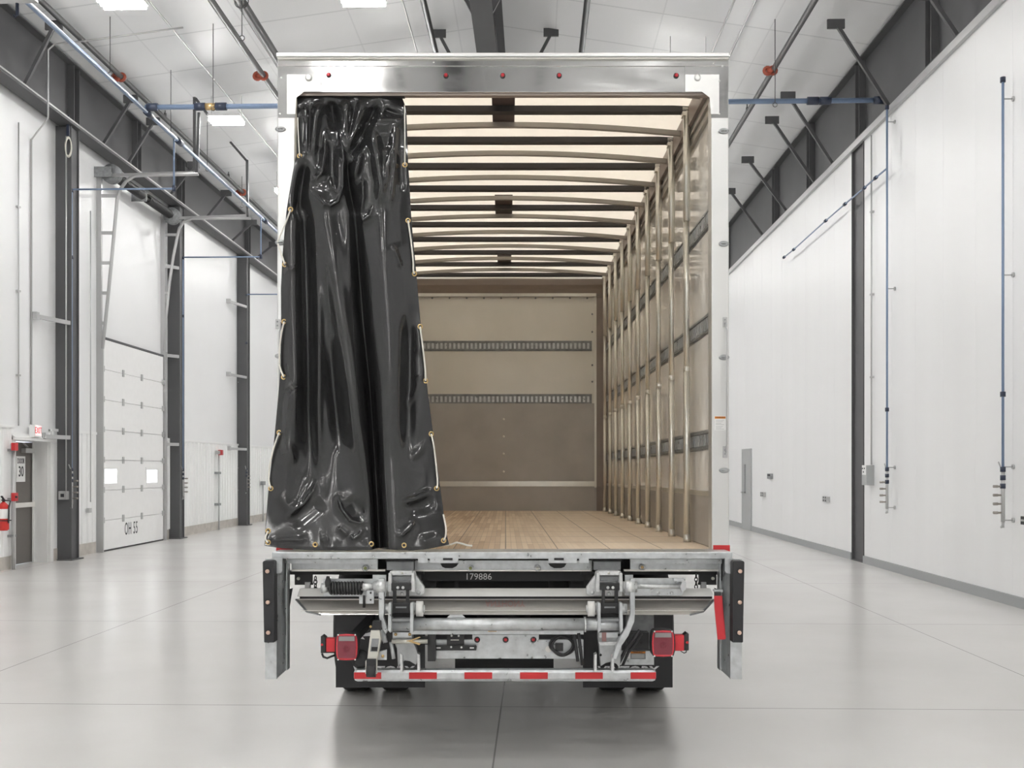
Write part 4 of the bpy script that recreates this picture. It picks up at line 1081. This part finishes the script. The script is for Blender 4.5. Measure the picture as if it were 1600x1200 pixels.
    for px, py in ((618, 992), (640, 992)) if s == 0 else (): bolt(px, py, 2.0, 5.678, lo, 'brass_bolt')

# left only: coil spring, stop brackets, release rod, black cylinder arm with roller foot
m = MB(); n = 11.5; pts = []
for i in range(int(n*12)+1):
    t = i/12; px = 514 + (567-514)*t/n
    c = P(px, 919.5, 5.78); pts.append(c + Vector((0, .030*math.cos(2*math.pi*t), .030*math.sin(2*math.pi*t))))
m.tube(pts, .0085, 8)
sp = m.build('coil_spring', 'black_paint', T)
pcyl((505,919.5),(590,919.5), 4.0, 5.78).build('spring_rod', 'cast_zinc', sp)
pcyl((502,919.5),(513,919.5), 8, 5.78, r2=6).build('spring_seat', 'cast_zinc', sp)
ppoly([(507,910),(510,901),(513,902),(516,910),(514,918),(508,918)], 5.74, 5.77).build('spring_hook', 'black_paint', sp)
pcyl((567,918),(584,918), 6.5, 5.76).build('spring_sleeve', 'cast_zinc', sp)
o = ppoly([(573,924),(584,924),(584,944),(561,944),(561,933),(573,933)], 5.70, 5.72).build('stop_bracket', 'galv', T)
pcyl((568.5,931),(568.5,950), 2, 5.69).build('stop_bolt', 'black_paint', o); bolt(579, 927, 1.3, 5.70, o, 'black_paint', h=.003); bolt(579, 938, 1.2, 5.70, o, 'black_paint', h=.003)
# right only: bare torsion rod
o = pcyl((985,917),(1068,917), 3.6, 5.78).build('torsion_rod', 'cast_zinc', T)
ppoly([(1053,904),(1067,904),(1072,910),(1072,922),(1066,926),(1063,918),(1066,910),(1053,908)], 5.76, 5.79).build('rod_hook', 'galv', o)
pcyl((985,917),(992,917), 7, 5.78).build('rod_collar', 'cast_zinc', o)
# left handle arm: slotted arm ending in a rubber roller
o = ppoly([(579,986),(593,986),(595,1000),(588,1036),(573,1036),(576,1010)], 5.56, 5.62).build('foot_arm', 'pale_silver', T, .003)
ppoly([(581,999),(592,999),(589.5,1019),(578,1019)], 5.556, 5.561).build('arm_slot', 'galv_dark', o)
ppoly([(580.5,1012),(590,1012),(589,1018),(580,1018)], 5.553, 5.557).build('slot_block', 'chassis_black', o)
ppoly([(582,972),(594,972),(594,987),(580,987)], 5.57, 5.62).build('arm_pad', 'black_rubber', o)
pcyl((573,1049),(587,1049), 10, 5.56, n=24).build('rubber_roller', 'black_rubber', o)
pbox(572.5, 587, 1031, 1050, 5.545, 5.575).build('roller_cover', 'black_rubber', o)
for px in (571.5, 588): pbox(px-.8, px+.8, 1034, 1054, 5.56, 5.59).build('roller_fork', 'pale_silver', o)
bolt(579, 980, 1.6, 5.57, o, 'brass_bolt'); 
o = ppoly([(589,1020),(604,1016),(604,1032),(589,1032)], 5.64, 5.66).build('release_plate', 'galv', T); bolt(598, 1026, 2, 5.64, o, 'brass_bolt')
pcyl((597,985),(602,1005), 4, 5.66).build('arm_link', 'galv', T); pcyl((611,1004),(615,1030), 3, 5.68).build('arm_link', 'galv', T)
o = pcyl((612,1003),(668,1003), 3.4, 5.66).build('release_rod', 'pale_silver', T)
ppoly([(635,1003),(655,996),(657,997),(642,1003)], 5.64, 5.65).build('rod_clip', 'brass_bolt', o); ppoly([(635,1002),(655,1009),(657,1007),(642,1002)], 5.64, 5.65).build('rod_clip', 'brass_bolt', o)
m = pbox(668, 680, 992, 1034, 5.70, 5.78); pbox(660, 672, 996, 1008, 5.7, 5.74, m); m.build('cylinder_mount', 'black_paint', T)
m = MB()
for a, b in (((897,992),(903,1034)),((904,990),(910,1040))): pcyl(a, b, 2.6, 5.68, m, 8)
m.build('hydraulic_hose', 'black_rubber', T)
m = MB()
m.tube([P(*q, 5.75) for q in ((1000,985),(990,1000),(978,1015),(968,1035),(962,1044))], .010, 8)
m.tube([P(*q, 5.77) for q in ((1003,990),(993,1006),(982,1020),(973,1040))], .008, 8)
m.build('hydraulic_hose', 'black_rubber', T)
# right pump box with the warning label
o = pbox(983, 1022, 961, 1015, 5.98, 6.15).build('pump_box', 'galv_dark', T, .004)
pbox(980, 1014, 989, 1016, 5.90, 5.98).build('pump_cover', 'black_paint', o)
for px, py in ((988, 1005), (1002, 1005)): bolt(px, py, 1.6, 5.90, o, 'chassis_black', h=.003)
o = pbox(966, 1022, 1017, 1039, 6.05, 6.07).build('label_plate', 'galv', T)
st = pbox(977.5, 1009, 1017.5, 1030, 6.045, 6.05).build('warning_label', 'galv_dark', o)
pbox(985.5, 1008.5, 1018, 1021, 6.043, 6.045).build('warning_band', 'orange_label', o)
text('lettering', 'WARNING', .011, P(997, 1019.5, 6.042), (1,0,0), (0,0,1), 'ink', o, .0004)
pbox(978, 985, 1018.5, 1029.5, 6.043, 6.045).build('pictogram', 'sign_white', o)
m = MB()
for py in (1023, 1025, 1027): pbox(987, 1007, py, py+.7, 6.044, 6.045, m)
m.build('fine_print', 'sign_white', o)

# ---- tail lamps
for s in (0, 1):
    if s == 0: x0, x1, y0, y1 = 523, 560, 990, 1034
    else: x0, x1, y0, y1 = 1017.5, 1055.5, 984.5, 1028.5
    out = -1 if s == 0 else 1
    def sx(f): return x0 + (x1-x0)*f
    def sy(f): return y0 + (y1-y0)*f
    oc = [(.0,.5),(.02,.22),(.06,.08),(.14,.02),(.5,0),(.86,.02),(.94,.08),(.98,.22),(1,.5),(.98,.78),(.94,.92),(.86,.98),(.5,1),(.14,.98),(.06,.92),(.02,.78)]
    t = ppoly([(sx(a),sy(b)) for a, b in oc], 5.72, 5.80).build('tail_lamp', 'black_rubber', T, .004)
    ppoly([(sx(.04+a*.92),sy(.03+b*.94)) for a, b in oc], 5.71, 5.72).build('lamp_rim', 'rim_red', t, .004)
    ic = [(.13,.12),(.2,.09),(.8,.09),(.87,.12),(.89,.5),(.87,.86),(.8,.89),(.2,.89),(.13,.86),(.11,.5)]
    o = ppoly([(sx(a),sy(b)) for a, b in ic], 5.703, 5.712)
    o.build('lens', 'dark_lens', t)
    m = MB(); k = .16
    while k < .86: pbox(sx(k), sx(k)+.45, sy(.30), sy(.87), 5.702, 5.704, m); k += .065
    m.build('lens_ribs', 'dark_lens', t)
    m = MB(); c = P(sx(.5), sy(.56), 5.702); m.torus(c, (0,1,0), .016, .002, 18, 5).torus(c, (0,1,0), .008, .002, 14, 5); m.build('bulb_ring', 'dark_lens', t)
    pbox(sx(.17), sx(.83), sy(.12), sy(.28), 5.700, 5.705).build('reversing_lens', 'clear_lens', t)
    for a in (.14, .86):
        for b in (.06, .94): bolt(sx(a), sy(b), 1.0, 5.708, t, 'sign_white', h=.003)
    if s == 0:
        br = pbox(501, 526, 997, 1021, 5.80, 5.83).build('lamp_bracket', 'black_paint', T)
        ppoly([(501,995),(503.5,993.5),(508,997),(508,1021),(501,1021)], 5.74, 5.80).build('bracket_end', 'black_paint', br)
        MB().box(*(lambda a, b: (a.x, b.x, -.26, -.215, b.z, a.z))(P(509.5,998.5,5.74), P(523,1019,5.74))).build('side_reflector', 'strap_red', br)
        bolt(503, 1008, 1.5, 5.74, br, 'red_tape', h=.004)
        m = MB().tube([P(503,1022,5.77), P(505,1027,5.76), P(511,1029,5.76), P(518,1026,5.77), P(524,1024,5.79)], .006, 8); m.build('lamp_wire', 'black_rubber', br)
        m = MB().lathe(P(564,1030,5.80), (0,-1,0), [(.05,0),(.05,.03),(.03,.04)], 20); m.build('wire_grommet', 'black_rubber', br)
    else:
        br = pbox(1053, 1076, 992, 1017, 5.80, 5.83).build('lamp_bracket', 'black_paint', T)
        ppoly([(1076.5,991),(1073.5,989),(1069,993),(1069,1016),(1076.5,1016)], 5.74, 5.80).build('bracket_end', 'black_paint', br)
        MB().box(*(lambda a, b: (a.x, b.x, -.26, -.215, b.z, a.z))(P(1055,993.5,5.74), P(1069,1017.5,5.74))).build('side_reflector', 'strap_red', br)
        bolt(1074, 1004.5, 1.8, 5.74, br, 'red_tape', h=.004)
        m = MB().tube([P(1073,1016,5.77), P(1072,1020,5.76), P(1069,1021,5.76), P(1064,1018,5.78)], .003, 8); m.build('lamp_wire', 'black_rubber', br)
    # arm that carries the lamp back to the frame
    a = P(540 if s == 0 else 1036, 1010, 5.83)
    MB().bar(a, (a.x, .95, a.z), .05, .05).build('lamp_arm', 'chassis_black', T)

# ================================================================ THE CURTAIN
CUR = thing('cargo_curtain', 'glossy black vinyl curtain with brass eyelets gathered at the left of the open cargo box', 'curtain')
CUR.matrix_world = TROOT
LE = [(148,463),(190,462.5),(240,462),(270,456),(300,451),(330,446.5),(380,442),(410,440),(450,438),(500,438.5),(580,437.5),(620,434),(680,428.5),(720,424),(765,419),(820,414.5),(853,413)]
RE = [(148,627),(158,631),(165,634),(190,635),(250,637),(300,640),(345,642.5),(427,650),(500,656.5),(560,662),(620,669),(675,676),(720,681.5),(765,688),(810,694),(845,699.5),(853,702)]
lx = lambda y: np.interp(y, [p[0] for p in LE], [p[1] for p in LE])
rx = lambda y: np.interp(y, [p[0] for p in RE], [p[1] for p in RE])
def bottom(x): return np.interp(x, [413,440,492,545,580,592,600,640,662,680,702], [853,857.5,860,861,859.5,856.5,858.5,860.5,859,856,851])
R, V = 1, -1
ST_ = [  # polyline in frame pixels, width, relief towards (+) or away from (-) the viewer
 ([(503,270),(522,430),(540,540),(556,660),(572,750),(590,840)], 15, .065),
 ([(594,250),(604,450),(610,600),(614,760),(620,960)], 21, .060),
 ([(497,420),(498,540),(496,640),(498,720),(505,750)], 6.5, .034),
 ([(456,230),(450,360),(452,480),(456,600),(446,700),(436,850)], 17, .050),
 ([(470,240),(478,430),(480,560),(481,640),(490,790)], 11, -.065),
 ([(514,520),(522,620),(533,715)], 10, -.050),
 ([(545,220),(561,430),(572,560),(582,680),(590,790),(594,862),(600,1000),(606,1100)], 8, -.110),
 ([(574,500),(584,680),(590,800),(594,862),(600,1000)], 5.5, -.05),
 ([(641,450),(640,560),(637,680),(640,740)], 11, -.045),
 ([(655,520),(662,620),(668,700)], 14, .02),
 ([(474,158),(479,190),(478,242)], 4.5, .030), ([(506,148),(493,180),(488,217),(486,250)], 8, .045), ([(484,150),(483,200),(482,250)], 5, -.03),
 ([(507,196),(507,233),(502,267),(492,279),(478,283)], 4.6, .030),
 ([(478,281),(493,302),(507,317),(515,320),(527,313),(535,290),(536,247),(527,180)], 4.6, .034),
 ([(512,262),(517,290),(525,298),(528,288),(528,235)], 4, .020), ([(517,215),(518,260),(516,295)], 9, -.030), ([(497,225),(497,262)], 6, -.02),
 ([(540,140),(539.5,190),(539,226)], 8, .045), ([(570,140),(555,195),(542,240)], 8.5, .050), ([(558,146),(549,190),(542,222)], 4.5, -.03),
 ([(516,146),(519,175),(523,206)], 8, -.055), ([(592,146),(580,182),(560,220),(542,246)], 8, -.060),
 ([(540,240),(544,290),(553,335)], 5.5, -.06), ([(478,246),(466,300),(463,345)], 8, -.055),
 ([(564,228),(556,265),(550,285)], 6, .035), ([(565,268),(567,307),(562,340)], 4.5, .028), ([(560,326),(566,343),(577,335),(584,316)], 4.2, .028),
 ([(577,182),(588,240),(595,290),(592,330)], 8, .050), ([(575,184),(592,186),(612,184),(634,184)], 4.4, .024), ([(596,168),(614,176),(632,181)], 6, -.03),
 ([(634,183),(617,197),(615,222),(605,257),(602,300)], 5.5, .032), ([(618,220),(616,257),(609,330)], 4.6, .026), ([(625,226),(628,300)], 5, -.02), ([(598,205),(604,235)], 9, -.02),
 ([(440,815),(455,802),(475,786),(490,765),(497,747)], 4, .026), ([(452,822),(480,800),(505,780)], 12, -.02),
 ([(525,768),(534,796),(547,813),(561,818),(578,814)], 4.2, .028), ([(545,775),(560,800),(575,800)], 10, -.022),
 ([(544,832),(552,842),(561,836),(570,824)], 3.5, .022), ([(527,822),(536,830),(545,838)], 4, .02),
 ([(619,842),(631,834),(643,822),(651,812)], 4.5, .024), ([(622,786),(650,779),(680,766)], 5.5, .024), ([(630,800),(660,792),(682,780)], 9, -.018),
 ([(418,846),(450,843),(482,845)], 4.5, .014), ([(500,846),(515,843)], 4, .012), ([(655,848),(670,845),(690,838)], 7, .018),
 ([(450,598),(460,605),(471,602)], 3.2, .020), ([(449,605),(458,614)], 6, -.014),
 ([(443,416),(455,420),(463,412)], 4, .016), ([(460,250),(472,244),(478,235)], 4, .018),
 ([(612,378),(620,398),(628,422)], 4.5, .020), ([(650,500),(655,528),(657,560)], 6, .022), ([(660,590),(648,612),(636,640)], 5, .012),
 ([(672,682),(656,705),(638,720)], 5, .014), ([(436,682),(452,700),(460,730)], 7, .014), ([(424,766),(450,790),(470,800)], 9, .014),
 ([(653,585),(660,594)], 4, .014),
]
def relief(x, y):
    d = np.zeros_like(x)
    for pts, wd, amp in ST_:
        ln = [math.hypot(b[0]-a[0], b[1]-a[1]) for a, b in zip(pts, pts[1:])]; tot = sum(ln); acc = 0
        q = np.full_like(x, 1e9); tt = np.zeros_like(x)
        for (ax, ay), (bx, by), l in zip(pts, pts[1:], ln):
            dx, dy = bx-ax, by-ay
            t = np.clip(((x-ax)*dx + (y-ay)*dy)/(l*l), 0, 1)
            qq = (x-ax-t*dx)**2 + (y-ay-t*dy)**2
            k = qq < q; q = np.where(k, qq, q); tt = np.where(k, (acc+t*l)/tot, tt); acc += l
        f = np.clip(np.minimum(tt, 1-tt)/.28, 0, 1); f = f*f*(3-2*f)
        if wd < 5:
            r = np.sqrt(q + 1.2); d += amp*f*np.exp(-np.maximum(r-1.1, 0)/wd)
        else: d += amp*f*np.exp(-q/(wd*wd))
    d += .006*np.sin(x*.13+.008*y)*np.sin(y*.011+.5)
    return d
def depthY(x, y):
    x = np.asarray(x, float); y = np.asarray(y, float)
    t = np.clip((y-150)/110, 0, 1); t = t*t*(3-2*t)
    base = 6.035 - .105*t - .03*np.clip((y-300)/550, 0, 1)
    u = (x-lx(y))/(rx(y)-lx(y))
    edge = np.clip(np.minimum(u, 1-u)/.10, 0, 1)
    topf = np.clip((y-148)/22, .12, 1)
    base = base + .035*np.clip((u-.78)/.22, 0, 1)**1.5
    base = base - .085*np.clip((y-690)/165, 0, 1)**1.6
    return base - relief(x, y)*topf*(.35+.65*edge)
NU, NV = 300, 640
vv = np.linspace(0, 1, NV); uu = np.linspace(0, 1, NU)
Yt_ = 148 + (853-148)*vv
Xg = lx(Yt_)[:, None] + (rx(Yt_)-lx(Yt_))[:, None]*uu[None, :]
Yg = np.repeat(Yt_[:, None], NU, 1)
w_ = np.clip((Yg-790)/63, 0, 1)**2
Yg = Yg + (bottom(Xg)-853)*w_
Yg = Yg + (1-np.clip((Yg-148)/40,0,1))*(2.0*np.sin(Xg*.11)+1.0)*(1-vv[:,None])
dep = depthY(Xg, Yg)
PX = (Xg-CX)*dep/F; PZ = H+(CY-Yg)*dep/F; PY = dep-D0
co = np.stack([PX, PY, PZ], -1).reshape(-1, 3)
me = bpy.data.meshes.new('curtain_sheet')
idx = np.arange(NU*NV).reshape(NV, NU)
fc = np.stack([idx[:-1,:-1], idx[1:,:-1], idx[1:,1:], idx[:-1,1:]], -1).reshape(-1, 4)
me.from_pydata(co.tolist(), [], fc.tolist()); me.materials.append(MATS['vinyl'])
for p in me.polygons: p.use_smooth = True
o = bpy.data.objects.new('curtain_sheet', me); C.objects.link(o); o.parent = CUR
so = o.modifiers.new('thickness', 'SOLIDIFY'); so.thickness = .0025; so.offset = 0
# hem along the foot and the track at the top
def cp(px, py, off=.006):
    Yd = float(depthY(px, py)) - off; return P(px, py, Yd)
m = MB(); a, b = P(462,147,6.05), P(632,151,6.05); m.box(a.x, b.x, .02, .06, b.z, a.z).build('top_hem', 'black_rubber', CUR)
EY = [(467,242),(453,326),(444,412.5),(443,502),(442.5,589),(435.5,676),(422.5,763.5),(418.5,830),(418.5,848),(492,851.5),(580,850.5),(631,852.5),(693,845),(632,256),(637,343.5),(647,427),(656,510),(664.5,595),(673.5,678),(682,763.5)]
e0 = None
for px, py in EY:
    c = cp(px, py, .004)
    if e0 is None:
        e0 = MB().torus((0,0,0), (0,1,0), .0115, .0038, 20, 8).lathe((0,.002,0), (0,1,0), [(.0085,0),(.0085,.001)], 14).build('eyelet', 'brass', CUR); e = e0
        hl0 = MB().lathe((0,.0,0), (0,-1,0), [(.0075,0),(.0075,.0006)], 12).build('eyelet_hole', 'ink', e0)
    else:
        e = e0.copy(); C.objects.link(e); h2 = hl0.copy(); C.objects.link(h2); h2.parent = e
    e.location = c
def rope(pts, r=.0048):
    q = [cp(*p, .016) for p in pts]; out = []
    for i in range(len(q)-1):
        p0, p1, p2, p3 = q[max(i-1,0)], q[i], q[i+1], q[min(i+2,len(q)-1)]
        for k in range(6):
            t = k/6; out.append(.5*((2*p1)+(p2-p0)*t+(2*p0-5*p1+4*p2-p3)*t*t+(3*p1-p0-3*p2+p3)*t**3))
    out.append(q[-1])
    MB().tube(out, r, 8).build('lacing_rope', 'rope', CUR)
rope([(464,182),(465,210),(467,242)], .0035)
rope([(453,326),(446,345),(437,366),(432.5,378)]); rope([(433,380),(438,395),(444,412)])
rope([(443,502),(439,520),(436,545),(436,568)]); rope([(435.5,569),(438,578),(442.5,589)])
rope([(435.5,676),(427,700),(420.5,730),(419.5,750),(422.5,763.5)])
rope([(418.5,830),(415,838),(415,844),(418.5,848)])
rope([(631.5,162),(632,210),(632,256)], .0035)
rope([(637,343.5),(641,370),(645,405),(645.5,422),(647,427)]); rope([(656,510),(660,540),(664,575),(664.5,588),(664.5,595)])
rope([(673.5,678),(678,700),(682,735),(683.5,755),(682,763.5)]); rope([(692.5,804),(696.5,825),(696,838),(693,845)])
m = MB().tube([P(690,852,5.97), P(704,851,6.0), P(713,847.5,6.02), P(722,849.5,6.03), P(730,852,6.02), P(738,853,6.02)], .0055, 8)
m.build('lacing_rope', 'rope', CUR)

# ---------------------------------------------------------------- origins at each thing's base
bpy.context.view_layer.update()
for o in [o for o in SC.objects if o.parent is None and o.type == 'EMPTY' and o not in (truck, CUR) and o.location.length < 1e-6]:
    ps = [c.matrix_world @ Vector(b) for c in o.children if c.type == 'MESH' for b in c.bound_box]
    if not ps: continue
    lo = Vector([min(p[i] for p in ps) for i in range(3)]); hi = Vector([max(p[i] for p in ps) for i in range(3)])
    base = Vector(((lo.x+hi.x)/2, (lo.y+hi.y)/2, lo.z))
    o.location = base
    for c in o.children: c.location = c.location - base
